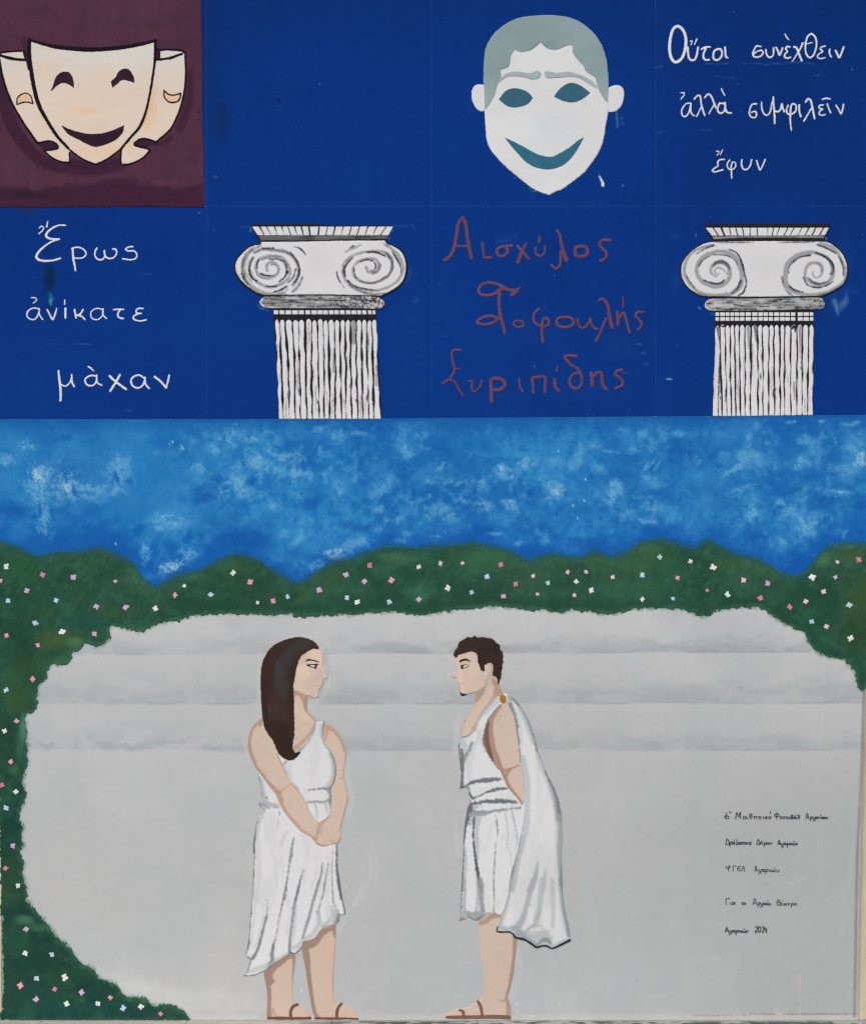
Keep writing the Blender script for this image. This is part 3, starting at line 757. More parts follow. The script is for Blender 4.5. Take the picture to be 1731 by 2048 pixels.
OLIVE = [(40, 1140, 70, 40, .5, C(38, 92, 56)), (110, 1280, 60, 26, .8, OL), (60, 1330, 60, 34, .6, C(58, 88, 46)), (36, 1300, 60, 60, .5, C(24, 56, 48)),
         (30, 1395, 34, 36, .6, C(58, 86, 44)), (46, 1460, 9, 34, .8, C(92, 148, 122)), (40, 1490, 12, 40, .6, C(66, 124, 100)), (28, 1540, 16, 12, .6, C(74, 122, 88)),
         (150, 1285, 24, 14, .7, C(86, 128, 84)), (120, 1320, 26, 12, .5, C(74, 120, 84)), (10, 1480, 34, 60, .6, C(36, 68, 48)), (20, 1740, 30, 80, .7, C(42, 74, 52)),
         (50, 1840, 26, 12, .8, C(84, 132, 100)), (80, 1855, 30, 12, .7, C(70, 116, 84)), (30, 1880, 40, 40, .5, C(34, 88, 70)), (70, 1925, 70, 26, .8, C(26, 62, 56)),
         (70, 1990, 90, 40, .6, C(26, 66, 62)), (150, 2020, 160, 22, .7, C(22, 70, 68)), (170, 1970, 30, 24, .7, C(26, 60, 50)), (310, 2030, 60, 10, .6, C(40, 66, 56)), (350, 2025, 24, 10, .6, C(58, 110, 84)), (290, 2000, 30, 10, .6, C(52, 96, 72)),
         (170, 1240, 60, 22, .6, TL), (225, 1225, 60, 14, .5, C(60, 90, 50)), (350, 1225, 16, 8, .8, C(66, 122, 88)), (210, 1260, 26, 20, .6, C(36, 90, 70)),
         (30, 1245, 60, 50, .4, C(36, 70, 54)), (605, 1195, 18, 40, .6, C(62, 88, 48)), (380, 1150, 26, 18, .6, C(70, 112, 80)), (450, 1130, 50, 16, .5, C(66, 110, 78)), (520, 1180, 80, 40, .5, DG), (420, 1210, 80, 20, .5, DG),
         (840, 1190, 22, 34, .6, C(70, 124, 92)), (800, 1115, 60, 14, .5, C(80, 120, 86)), (960, 1125, 60, 34, .5, C(56, 112, 72)), (720, 1200, 90, 22, .6, C(38, 72, 54)), (900, 1200, 80, 20, .5, C(36, 74, 56)), (660, 1160, 50, 40, .4, C(62, 96, 62)),
         (1300, 1110, 60, 30, .5, C(70, 100, 58)), (1330, 1150, 60, 40, .4, C(44, 94, 66)), (1450, 1130, 40, 26, .5, C(68, 104, 62)), (1240, 1180, 80, 34, .5, C(48, 104, 80)), (1450, 1200, 90, 20, .6, C(34, 78, 58)), (1340, 1205, 60, 14, .5, C(50, 108, 84)), (1520, 1140, 50, 14, .5, C(44, 92, 62)),
         (1700, 1110, 40, 24, .7, C(66, 84, 46)), (1645, 1120, 18, 20, .6, C(92, 138, 92)), (1690, 1092, 40, 8, .7, C(84, 128, 92)), (1715, 1200, 40, 60, .7, C(62, 84, 44)), (1715, 1270, 40, 50, .7, C(44, 70, 40)), (1650, 1200, 50, 60, .5, C(30, 70, 52)), (1650, 1285, 22, 20, .7, C(48, 110, 74)), (1712, 1340, 14, 20, .6, C(40, 98, 72)), (1560, 1175, 60, 30, .5, C(30, 74, 54)), (1600, 1240, 40, 14, .5, C(34, 92, 66))]
def tops(a, b):
    return [(x_, y_) for x_, y_ in zip(hx, hy) if a <= x_ <= b]
def bots(a, b):
    return [p for p in BT if a <= p[0] <= b][::-1]
bushes = [("green bush at far left running down the wall edge to the ground", [(-5, 1086)] + tops(0, 308) + [(318, 1190), (332, 1236)] + LEFT),
          ("low rounded green bush with few flowers, second from the left", [(306, 1180)] + tops(309, 580) + [(590, 1180), (600, 1229)] + bots(369, 590) + [(330, 1242)]),
          ("widest painted green bush with flowers, above the space between the man and woman", [(578, 1163)] + tops(600, 1062) + [(1070, 1150), (1072, 1220)] + bots(590, 1060) + [(585, 1229)]),
          ("green bush with several small humps, painted right of the widest one", [(1061, 1123)] + tops(1063, 1590) + [(1594, 1190), (1592, 1257)] + bots(1063, 1590) + [(1062, 1218)]),
          ("tall painted green bush at the right edge drooping down to the steps", [(1589, 1155)] + tops(1591, 1731) + [(1740, 1088), (1740, 1362)] + bots(1592, 1740) + [(1588, 1256)])]
for i, (lab, pts) in enumerate(bushes):
    f = f_poly(pts, smooth=True)
    def fr(g_):
        def f2(X, Y, x0, y0, r):
            low = sstep(1190, 1215, Y)      # ragged brush marks along the foot, soft rounded crown
            nx_ = (fbm(X, Y, 9, 301, 4) - .5) * 2 * 5.0 + (vn(X + 6 * vn(X, Y, 8, 308), Y, (3.4, 6), 305) - .5) * 5.0
            return g_(X, Y, x0, y0, r) + nx_ * (0.25 + .75 * low) - 0.8
        f2.bb = (g_.bb[0] - 5, g_.bb[1] - 5, min(1741, g_.bb[2] + 5), min(2040.4, g_.bb[3] + 5))
        return f2
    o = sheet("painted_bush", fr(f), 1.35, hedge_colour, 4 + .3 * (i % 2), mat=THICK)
    tag(o, lab, "painted bush", "painted bushes along the top of the steps")

# ================================================================== FLOWERS
FC = {'w': (C(222, 224, 220), "white"), 'p': (C(228, 156, 176), "bright pink"), 'k': (C(206, 128, 154), "deep pink"), 'm': (C(206, 172, 200), "mauve"),
      'l': (C(226, 192, 204), "pale pink"), 'b': (C(184, 204, 226), "pale blue")}
def flowers(rd, txt):
    for w in txt.split():
        x, y, k = w.split(',')[:3]
        sz = float(w.split(',')[3]) if w.count(',') == 3 else 1.0
        FL.append((rd.x0 + float(x) * rd.s, rd.y0 + float(y) * rd.s, k, sz))
FL = []
rL1 = frame(0, 1200, .23108); rL2 = frame(0, 1600, .23108); rR1 = frame(1431, 1160, .2149)
flowers(rS1, "38,935,w 5,1018,p,.8 255,985,k 160,1080,m 440,1000,m,1.1 688,1022,m,.75 50,1138,b 335,1137,b,.9 577,1175,m 750,1178,m,1.1 926,1185,w 1045,1107,p 1100,1051,w,.75 1258,1102,b 1390,973,w 1493,1028,p,1.1 1538,1150,w,.7 1629,1140,p 1715,1115,b,.85")
flowers(r2, "173,1075,m,1.1 335,985,m,1.1 475,927,k,1.05 445,1024,m 340,1121,b,.9 402,1146,w,1.15 606,1018,p,1.15 590,1146,b 768,1132,m 768,936,w,.85 897,916,l,.9 940,1063,w,1.1 1028,914,l,.75 1084,1088,b,.85 1174,996,b 1257,922,k 1271,1112,m,.95 1346,1039,k 1450,993,l,.8 1475,1100,l,.7 1538,1033,b,.9 1655,968,l,.8 1707,1026,w,.9 1697,1106,l,.8")
flowers(r3, "60,966,l,.75 220,998,l,.9 92,1075,w,1.05 397,1129,w,.85 395,986,b 500,877,b 607,1002,p,.9 580,1127,b,.8 683,905,l,.9 820,940,w,1.2 783,1078,k,.7 905,1103,w,1.1 1000,1017,l 1145,1036,m 1100,1124,k,1.1 1275,1177,k,1.05 1370,1145,l,.95 1478,1086,l,.9 1410,998,w,1.2 1561,908,l,.8 1548,999,l,.75 1688,893,k,1.05 1630,1166,b,1.1")
flowers(rR1, "889,390,b,.9 1027,435,l 1252,543,w,1.15")
flowers(rL1, "305,202,b 56,307,p,.9 538,275,w,1.2 818,294,m,1.05 330,392,p,.8 284,686,p 53,782,b,.9 145,1048,m,.9 41,1134,w,.9 96,1401,p,.9 18,1603,k,.95 139,1660,w 54,1800,b,1.05")
flowers(rL2, "112,400,m,.95 51,592,k 157,743,w,.9 226,1123,m 220,1328,w 451,1341,b,.95 318,1546,b,1.05 560,1536,w,1.2 176,1608,p,1.15 475,1640,k 707,1668,m,1.05 312,1726,m,1.05 576,1765,w,1.1 847,1764,w 957,1712,p,.9 1067,1803,b,1.1 1221,1790,w,1.05 1389,1852,k,.85")
def flower_place(x, y):
    if y > 1830: return "in the bottom left corner"
    if x < 75 and y > 1340: return "on the narrow green strip at left"
    if x < 300: return "on the upper far left bush"
    if x < 600: return "on the second bush"
    if x < 1066: return "on the widest bush"
    if x < 1592: return "on the many-humped bush"
    return "on the right edge bush"
rs = np.random.RandomState(23)
ORD = ["first", "second", "third", "fourth", "fifth", "sixth", "seventh", "eighth", "ninth", "tenth"]
by = {}
for x, y, k, sz in FL:
    by.setdefault((k, flower_place(x, y)), []).append((x, y))
for x, y, k, sz in FL:
    col, cn = FC[k]
    a0 = rs.uniform(0, 90); R = 5.0 * sz
    pet = []
    for q in range(4):
        a = math.radians(a0 + 90 * q + rs.uniform(-12, 12)); l = R * rs.uniform(.55, .85)
        pet.append(f_stroke([(x, y, False), (x + l * math.cos(a), y + l * math.sin(a), False)], [R * .9, R * rs.uniform(.8, 1.05)], 2))
    pl = flower_place(x, y)
    mates = by[(k, pl)]; n_ = len(mates)
    o = sheet("painted_flower", f_rag(f_union(*pet), .4, 4, int(x) % 50), .8, col + rs.uniform(-.02, .02), 6, mat=THICK)
    strip = "strip" in pl
    r_ = sorted(mates, key=lambda m: m[1] if strip else m[0]).index((x, y))
    if n_ == 1: lab = "the single %s four-petalled flower %s" % (cn, pl)
    else: lab = "%s from the %s of the %s flowers %s" % (ORD[r_], "top" if strip else "left", cn, pl)
    tag(o, lab, "painted flower", "%s flowers %s" % (cn, pl) if n_ > 1 else "flowers painted on the bushes")

# ================================================================== MAROON SQUARE AND THREE MASKS
rA = frame(0, 60, .24263)
M_ = Paint(-8, -8, 418, 424, C(80, 48, 66))
g = M_.grid(); X, Y = g[2], g[3]
M_.mix(g[:2], .5 * sstep(.45, .7, fbm(X, Y, (14, 160), 401, 3)), C(88, 52, 68))
M_.mix(g[:2], .35 * sstep(.5, .75, fbm(X, Y, (150, 22), 405, 3)), C(70, 42, 62))
M_.mix(g[:2], .4 * sstep(.5, .3, fbm(X, Y, 60, 408, 3)), C(86, 54, 76))
DM = C(61, 34, 54)
M_.stroke(rA("-10,350 30,560 90,760 190,930 310,1050 430,1110 600,1140 800,1145 980,1110"), 25, DM, .9, 7, rag=3)
M_.stroke(rA("1560,360 1560,560 1520,720 1480,810"), 16, DM, .75, 10, rag=4)
M_.stroke(rA("1400,890 1340,930 1280,935"), 12, DM, .8, 5, rag=3)
M_.stroke(rA("560,1090 700,1110 850,1110 990,1080"), 16, DM, .85, 5, rag=3)
M_.poly(rA("-60,1300! 100,1290 300,1320 500,1290 800,1260 1000,1210 1250,1260 1440,1300 1680,1270! 1690,1480! -60,1480!"), C(62, 33, 54), .85, 12, rag=5, rs=14)
M_.blob(65, 390, 70, 14, C(48, 30, 46), .7, seed=3); M_.blob(40, 404, 60, 7, C(88, 46, 72), .35, seed=5); M_.blob(330, 365, 80, 10, C(94, 60, 80), .4, seed=6)
M_.stroke(rA("200,80 225,200 235,330"), 14, DM, .6, 6, rag=2)
M_.stroke(rA("1295,170 1300,230"), 12, C(52, 28, 44), .8, 4)
M_.blob(398, 225, 3, 2, C(30, 18, 40), .8)
M_.grain(.012)
sq = thing("maroon_square", "maroon painted square at top left behind the three cream masks", "painted square", 200, 414)
sheet("background", f_rag(f_poly([(-5.5, -6, True), (402, -6, True), (403.5, 120, False), (405, 250, False), (408, 330, False), (409, 415, True), (300, 413.5, False), (190, 413.5, False), (80, 414.5, False), (-5.5, 414, True)]), .8, 7, 33), 1.9, M_, 4, sq)
INK = C(28, 22, 34)
def mask_paint(x0, y0, x1, y1):
    p = Paint(x0, y0, x1, y1, C(222, 205, 190))
    g = p.grid(); X, Y = g[2], g[3]
    p.mix(g[:2], sstep(180, 110, Y + 24 * (fbm(X, Y, 50, 420, 3) - .5)), C(216, 211, 203))
    p.mix(g[:2], .5 * sstep(.5, .75, fbm(X, Y, (60, 20), 424, 3)), C(215, 196, 180))
    p.mix(g[:2], .5 * sstep(230, 320, Y), C(224, 202, 182))
    return p
def strokes(rd, txt, w, **k):
    return [f_stroke(rd(t), w) for t in txt.split('|')]
def lines(rd, items):
    fs = []
    for t, w in items:
        w = np.array(w) * 1.5 if not np.isscalar(w) else w * 1.5
        fs.append(f_stroke(rd(t), w))
    return f_union(*fs)
# left mask
pl = mask_paint(-4, 90, 150, 340)
pl.blob(70, 300, 50, 40, C(226, 202, 176), .5); pl.blob(88, 240, 14, 30, C(228, 196, 160), .5, rot=-25)
tL = thing("theatre_mask", "rear left cream mask partly hidden behind the big smiling one, at the left edge", "mask", 70, 325, "three theatre masks on the maroon square")
fLm = f_poly(rA("-30,190! 90,176 195,172! 215,235 240,250 250,330 275,480 315,600 375,740 445,860 510,930 570,985 578,1010 575,1088! 500,1080 430,1045 365,995! 420,985 470,975 475,955 440,925 400,915 310,930! 200,780 110,630 50,480 10,330 -30,150"))
sheet("mask_face", f_rag(fLm, .5, 5, 3), 1.3, pl, 5, tL)
sheet("outline", f_rag(lines(rA, [("-30,195 60,178 195,170", 2.6), ("-20,200 60,225 130,240 240,246", [3.4, 4.4, 3.4]), ("-3,240 15,350 50,480 110,620 160,710 230,820 310,930", 3),
      ("310,932 390,915 440,922 475,950 475,975 430,985 365,992", 2.6), ("365,995 430,1050 500,1083 575,1090", 2), ("575,1090 572,1010", 2), ("193,170 212,240", 2.6)]), .45, 4, 5), 1.0, INK, 6, tL)
sheet("brow_stripe", f_rag(f_poly(rA("208,150! 235,250 245,330! 232,330 205,200!")), .4, 4, 5), 1.1, C(50, 28, 42), 6.4, tL)
ey = f_poly(rA("140,612! 145,560 180,528 220,520 255,545 272,605! 210,592"))
e = sheet("eye_patch", ey, 1.1, C(225, 188, 158), 6, tL)
sheet("outline", f_rag(lines(rA, [("140,612! 145,560 180,528 220,520 255,545 272,605! 210,592 140,612!", 1.7)]), .3, 4, 6), .9, INK, 7, e)
sheet("mouth", f_rag(f_poly(rA("312,932! 390,918 440,925 472,952 472,975 425,988 365,992!")), .3, 4, 5), 1.2, DM, 5.6, tL)
# right mask
pr = mask_paint(240, 90, 380, 340)
pr.blob(295, 220, 18, 60, C(230, 188, 144), .9, rot=12); pr.blob(335, 268, 24, 9, C(232, 190, 150), .7, rot=-40); pr.blob(262, 290, 12, 20, C(228, 190, 156), .6)
tR = thing("theatre_mask", "rear right cream mask partly hidden behind the big smiling one, near the blue", "mask", 300, 328, "three theatre masks on the maroon square")
fRm = f_poly(rA("1322,175! 1420,165 1525,180! 1528,300 1525,450 1500,600 1460,720 1400,820 1340,880 1285,920! 1220,900 1160,900 1105,940! 1150,960 1200,975 1232,990! 1180,1050 1090,1095 1002,1102! 1002,1040 1000,970 1070,880 1140,790 1190,690 1228,500 1255,350 1270,240! 1322,232!"))
sheet("mask_face", f_rag(fRm, .5, 5, 3), 1.3, pr, 5, tR)
sheet("outline", f_rag(lines(rA, [("1290,163 1400,160 1500,170 1528,190", 3), ("1280,240 1340,240 1430,220 1500,195", 3.2), ("1525,185 1530,300 1526,450 1500,590 1460,710 1400,820 1285,922", 2.4),
      ("1285,922 1220,900 1160,897 1105,940 1150,962 1210,975 1235,992", 2.7), ("1235,992 1180,1050 1090,1097 1002,1104 1000,980", 2.3), ("1400,240 1490,200", 2)]), .45, 4, 5), 1.0, INK, 6, tR)
sheet("brow_stripe", f_rag(f_poly(rA("1284,168! 1320,170! 1320,240! 1280,245!")), .4, 4, 5), 1.1, C(50, 28, 42), 6.4, tR)
e = sheet("eye_patch", f_poly(rA("1352,495! 1390,530 1440,535 1490,520! 1480,570 1440,595 1390,590 1355,550")), 1.1, C(228, 190, 160), 6, tR)
sheet("outline", f_rag(lines(rA, [("1352,495! 1390,530 1440,535 1490,520! 1480,570 1440,595 1390,590 1355,550 1352,495!", 2)]), .3, 4, 6), .9, INK, 7, e)
sheet("mouth", f_rag(f_poly(rA("1108,940! 1160,902 1220,903 1282,922 1300,928! 1230,950 1180,965!")), .3, 4, 5), 1.2, DM, 5.6, tR)
# front mask
pf = mask_paint(50, 70, 320, 340)
pf.blob(172, 221, 34, 8, C(228, 184, 152), .9, rag=.3); pf.blob(180, 215, 90, 50, C(226, 203, 184), .5); pf.blob(215, 160, 40, 26, C(226, 200, 180), .5); pf.blob(90, 140, 14, 22, C(224, 206, 188), .7); pf.blob(290, 150, 16, 40, C(222, 204, 186), .6); pf.blob(190, 300, 60, 18, C(226, 196, 166), .5); pf.blob(180, 255, 60, 14, C(214, 200, 188), .5); pf.blob(226, 300, 24, 14, C(228, 194, 158), .5, rot=-40)
pf.stroke(rA("650,448 645,480"), 2, C(170, 160, 158), .6, 1.5)
tF = thing("theatre_mask", "large front cream mask with a broad smile and arched eyes", "mask", 190, 327, "three theatre masks on the maroon square")
sheet("mask_face", f_rag(f_poly(rA("247,85! 340,118 480,148 700,168 900,160 1100,138 1278,90! 1275,200 1265,330 1240,500 1190,690 1100,860 1000,970 900,1050 790,1103! 690,1065 570,985 470,870 390,760 320,620 280,480 255,300 245,180")), .4, 5, 3), 1.4, pf, 7, tF)
sheet("outline", f_rag(lines(rA, [("240,80 400,126 480,140 620,155 800,160 1000,143 1200,108 1284,84", [3, 5.4, 6, 5.4, 3.4]), ("244,80 244,200 256,320 283,480 323,620 398,760 478,880 560,970", [4.6, 5.4, 5.6, 4.4, 3.6]), ("560,970 600,1005 690,1066 790,1105", [2.4, 1.8, 1.5]),
      ("1279,88 1276,250 1256,400 1236,520 1200,680 1150,800 1080,880 1000,975", [3.4, 3, 3.2, 3]), ("1000,975 900,1052 850,1080 790,1104", 1.6)]), .55, 4, 5), 1.1, INK, 8, tF)
for t in ("417,500! 440,450 460,390 500,350 540,343 580,355 605,410 612,480! 570,450 520,435 470,460 430,498", "930,475! 915,425 950,390 985,335 1030,318 1070,330 1105,390 1112,435! 1060,420 1010,412 970,440"):
    sheet("eye", f_rag(f_poly(rA(t)), .6, 4, 6), 1.1, lambda x, y: C(50, 30, 46) * (1 + .12 * (fbm(x, y, 8, 7, 2) - .5))[:, None], 8, tF, THICK)
sheet("mouth", f_rag(f_poly(rA("505,785! 600,825 700,850 800,855 900,835 1025,783! 1015,840 960,900 880,940 800,962 740,950 650,905 560,855")), .6, 4, 6), 1.1, C(46, 28, 44), 8, tF, THICK)

# ================================================================== WHITE FACE
tB = thing("white_face", "white smiling face with grey cropped hair, two ears and teal eyes", "painted face", 1100, 390)
pB = Paint(935, 20, 1255, 400, C(215, 216, 218))
pB.wash(C(221, 222, 224), .7, 60, 501); pB.blob(1095, 255, 50, 40, C(205, 212, 216), .5, rag=.3)
for t in ("1212,930 1213,990 1230,1002 1242,980 1240,930",):
    pB.stroke(rB(t), 1.1, C(176, 182, 184), .6, 1)
pB.grain(.006)
sheet("face", f_rag(f_poly(rB("232,700 235,560 250,440 300,330 380,240 480,170 600,125 800,106 950,106 1080,128 1200,180 1310,270 1390,380 1440,520 1460,680 1465,780 1460,1000 1462,1060 1440,1180 1410,1350 1360,1470 1300,1560 1220,1660 1120,1740 990,1835! 960,1836 880,1880! 790,1850 710,1810 620,1740 520,1660 400,1550 300,1430 262,1330 250,1200 242,1100 238,900")), .7, 4, 8), 1.8, pB, 4, tB)
sheet("ear", f_rag(f_poly(rB("242,792! 190,785 140,800 115,850 118,940 150,1010 200,1050 246,1045!")), .5, 4, 8), 1.4, pB, 3.6, tB)
sheet("ear", f_rag(f_poly(rB("1458,822! 1510,795 1570,795 1610,830 1618,900 1600,980 1550,1040 1490,1058 1450,1050!")), .5, 4, 8), 1.4, pB, 3.6, tB)
pH = Paint(955, 20, 1230, 230, C(136, 156, 158))
pH.blob(1080, 70, 70, 40, C(126, 146, 148), .8, rag=.3); pH.blob(1180, 70, 40, 30, C(146, 168, 172), .5); pH.wash(C(144, 163, 165), .5, 40, 511)
gg = pH.grid(); pH.mix(gg[:2], .8 * sstep(140, 215, gg[3]), C(160, 175, 177))
sheet("hair", f_rag(f_poly(rB("1455,965! 1465,780 1460,680 1440,520 1390,380 1310,270 1200,178 1080,124 950,102 800,100 600,122 480,168 380,240 300,330 250,440 235,560 232,700 238,900 240,1040! 300,960 340,880 370,780 405,710! 398,640! 475,610 495,560 500,500 540,440! 600,462 680,450 740,415 797,365! 840,415 900,438 960,438 1030,410 1075,395 1110,405 1112,470 1170,550 1215,600 1240,650 1300,695 1330,710 1348,775! 1370,840 1410,910")), .45, 4, 9), 1.4, pH, 5, tB)
BR = C(163, 176, 177)
for t in ("375,775! 420,700 480,665 550,655 640,665 700,668 750,645 790,660 797,690 770,725 710,735 640,715 540,703 450,715", "835,655 880,655 960,668 1060,655 1150,675 1240,710 1320,765 1360,830! 1260,770 1180,725 1100,708 960,718 860,722 835,690"):
    sheet("eyebrow", f_poly(rB(t)), 1.1, BR, 5.6, tB)
for t in ("380,932! 440,855 500,825 560,822 640,845 690,880 718,918! 670,975 600,1003 520,1012 450,990", "925,905! 970,840 1040,785 1105,767 1180,790 1240,830 1285,868! 1220,920 1150,955 1090,962 1010,945"):
    sheet("eye", f_poly(rB(t)), 1.1, C(56, 100, 120), 5, tB)
sheet("mouth", f_rag(f_poly(rB("440,1310! 560,1365 680,1430 780,1480 900,1498 980,1465 1080,1405 1160,1340 1225,1305! 1190,1370 1130,1470 1060,1550 980,1600 870,1625 760,1610 660,1560 580,1480 500,1390")), .3, 4, 9), 1.2, C(52, 106, 128), 5, tB)

# ================================================================== LETTERING
def word(label, rd, letters, col, wk=1.0, group=None, res=1.0, rag=.35, cat="lettering", layer=4.5, name="painted_word"):
    fs = []
    for L in letters:
        g_ = f_union(*[f_stroke(rd(t), (np.array(w) if not np.isscalar(w) else w) * rd.s * wk) for t, w in L])
        fs.append(g_)
    bb = np.array([q.bb for q in fs])
    t = thing(name, label, cat, (bb[:, 0].min() + bb[:, 2].max()) / 2, bb[:, 3].max(), group)
    for q in fs:
        sheet("letter", f_rag(q, rag, 3.5, 13), res, col, layer, t, THICK)
    return t
WH = C(219, 221, 223)
W2c = C(222, 222, 224)
gq = "white words of the quotation at top right"
word("white word Οὔτοι with a tall oval capital, first at top right", rC, [
    [("180,90 150,110 130,160 118,230 118,300 130,350 155,385 190,380 220,350 240,300 250,240 248,180 230,130 205,100 180,90", 24)],
    [("265,265 268,310 275,350 295,372 325,365 340,330 350,265", 17), ("285,215 300,212 300,230 290,245", 9), ("342,193 320,245", [6, 12, 8])],
    [("375,282 410,265 450,262", [12, 17, 14]), ("415,275 395,320 395,350 410,368 440,368", 17)],
    [("510,280 485,295 475,330 480,360 510,370 540,345 548,310 535,280 510,280", 16)],
    [("572,265 575,310 580,345 592,352", 16)]], WH, .95, gq)
word("white word συνέχθειν at the top right corner", rC, [
    [("865,258 830,255 812,285 800,315 810,342 845,345 875,330 885,305 870,290 835,300 805,325", 13)],
    [("908,285 912,315 925,342 945,348 965,335 972,300 970,270", 13)],
    [("990,265 1005,290 1020,330 1045,270", 14)],
    [("1105,262 1080,258 1070,275 1085,300 1065,320 1062,345 1085,355 1110,348", 13), ("1065,155 1080,185 1100,205", [8, 13, 7])],
    [("1140,262 1160,270 1180,320 1203,375", 16), ("1210,232 1190,280 1155,335 1125,380", [15, 12, 8])],
    [("1283,152 1255,170 1238,215 1232,270 1240,320 1268,350 1295,335 1315,290 1325,235 1315,185 1283,152", 14), ("1240,238 1290,225", 8)],
    [("1395,255 1365,262 1355,280 1375,300 1345,318 1330,345 1355,358 1395,350", 11)],
    [("1432,280 1430,315 1445,345", 12)],
    [("1480,292 1495,320 1510,350 1530,310 1548,262", 15)]], WH, 1, gq)
word("white word ἀλλὰ, start of the middle line at right", rC, [
    [("290,725 255,728 230,755 215,790 225,830 250,832 275,800 290,740", 12), ("292,725 290,780 300,815 320,828", 12), ("210,640 235,638 238,655 210,690", 9)],
    [("320,690 350,660 370,670 375,720 390,780 405,825", 13), ("378,755 360,790 338,835", 10)],
    [("405,680 435,650 460,670 480,720 498,765", 14), ("480,740 460,775 440,810", 10)],
    [("560,728 530,725 515,755 512,790 535,808 565,790 575,745", 14), ("572,720 575,770 590,800 622,805", 14), ("542,605 555,635 568,660", 11)]], WH, 1, gq)
word("white word συμφιλεῖν with long tailed letters, middle line at right", rC, [
    [("830,730 795,735 778,770 772,810 785,838 820,842 832,815 820,792 790,800", 12)],
    [("872,718 875,770 895,815 925,822 945,790 955,740 960,715", 12)],
    [("968,675 972,740 978,810 980,890", 14), ("985,790 1010,795 1030,770 1040,730 1048,770 1060,795", 14)],
    [("1090,742 1078,775 1085,810 1110,818 1145,800 1158,770 1150,735 1125,732 1112,760 1108,830 1110,890 1118,948", [12, 13, 13, 13, 14, 9])],
    [("1182,738 1182,790 1195,835", 14)],
    [("1235,715 1255,690 1275,700 1290,760 1308,850", 15), ("1280,770 1250,820 1220,872", 12)],
    [("1380,738 1345,745 1345,765 1375,775 1350,790 1345,815 1370,825 1395,818", 11)],
    [("1412,730 1425,770 1440,805", 12), ("1368,695 1400,685 1437,690", [7, 14, 10])],
    [("1485,742 1505,775 1525,812 1540,770 1545,735", 13)]], WH, 1, gq)
word("short white word ἔφυν alone on the lowest line at right", rC, [
    [("568,1188 530,1190 510,1215 515,1240 485,1260 468,1280 490,1290 555,1272", 12), ("500,1120 525,1122 520,1135 505,1155", 7), ("553,1108 532,1150", 8)],
    [("610,1192 590,1225 598,1260 630,1272 660,1245 655,1215 632,1210 622,1250 625,1290 627,1342", 11)],
    [("710,1190 708,1235 725,1268 755,1268 780,1235 790,1190", 12)],
    [("832,1198 845,1240 860,1275 885,1230 902,1188", 12)]], WH, 1, gq)
gl = "white words of the quotation at left"
word("white word Ἔρως with a big curly capital under the maroon square", rD, [
    [("545,127 490,125 440,145 400,175 380,210 400,232 440,240 490,240 440,255 380,290 325,340 300,385 325,412 380,420 440,415 500,397", [9, 14, 18, 18, 13, 13, 18, 20, 16, 12]), ("325,148 345,132 362,150 345,175 322,195", 10), ("395,92 385,138", [8, 16])],
    [("600,325 605,400 615,450 622,500", [15, 17, 12]), ("592,320 620,308 665,312 700,335 710,365 685,392 640,398 612,395", 12)],
    [("800,315 785,340 785,380 810,408 845,408 865,380 860,335 868,380 900,400 940,390 962,355 955,325 930,322", 13)],
    [("1095,302 1060,305 1035,325 1060,338 1105,338 1128,365 1120,398 1080,410 1010,402", 12)]], W2c, 1, gl)
word("white word ἀνίκατε, widely spaced middle line under the maroon square", rD, [
    [("322,815 280,808 240,825 222,860 240,895 285,902 312,870 325,825", 11), ("325,812 325,860 352,902", 11), ("262,722 295,725 302,745 275,768", 8)],
    [("390,820 410,860 435,902 455,860 468,812", [10, 15, 10])],
    [("540,812 540,890", 16), ("535,742 533,780", 9)],
    [("615,822 622,862 628,890", 14), ("685,822 665,855 645,868 670,875 700,902", 14), ("640,868 620,862", 10)],
    [("840,820 800,812 760,830 748,865 765,898 810,902 845,870 850,830", 10), ("850,815 848,860 878,895", 11)],
    [("935,822 975,818 1018,820", 12), ("990,825 972,855 980,885 1015,895", 14)],
    [("1180,812 1140,812 1122,830 1130,850 1165,852 1120,862 1098,885 1110,905 1160,915 1205,905", 12)]], W2c, 1, gl)
word("bold white word μάχαν, lowest of the three at left", rD, [
    [("483,1325 490,1400 500,1480 500,1572", [13, 20, 17]), ("505,1440 540,1452 575,1425 592,1380 592,1358", 12), ("592,1360 595,1420 612,1455", 14)],
    [("795,1370 750,1365 710,1385 702,1415 725,1445 770,1445 800,1400", 13), ("798,1362 800,1420 838,1445", 13), ("728,1290 750,1305 772,1325", 12)],
    [("905,1370 960,1420 1040,1478", 18), ("988,1360 955,1420 910,1490", 18)],
    [("1185,1385 1150,1362 1105,1372 1080,1405 1095,1450 1140,1468 1180,1440 1195,1395", 14), ("1195,1380 1200,1435 1230,1470", 14)],
    [("1275,1375 1320,1410 1370,1465", 17), ("1395,1362 1385,1410 1370,1465", 14)]], W2c, 1, gl)
MR = C(103, 67, 88)
gm = "maroon names between the two columns"
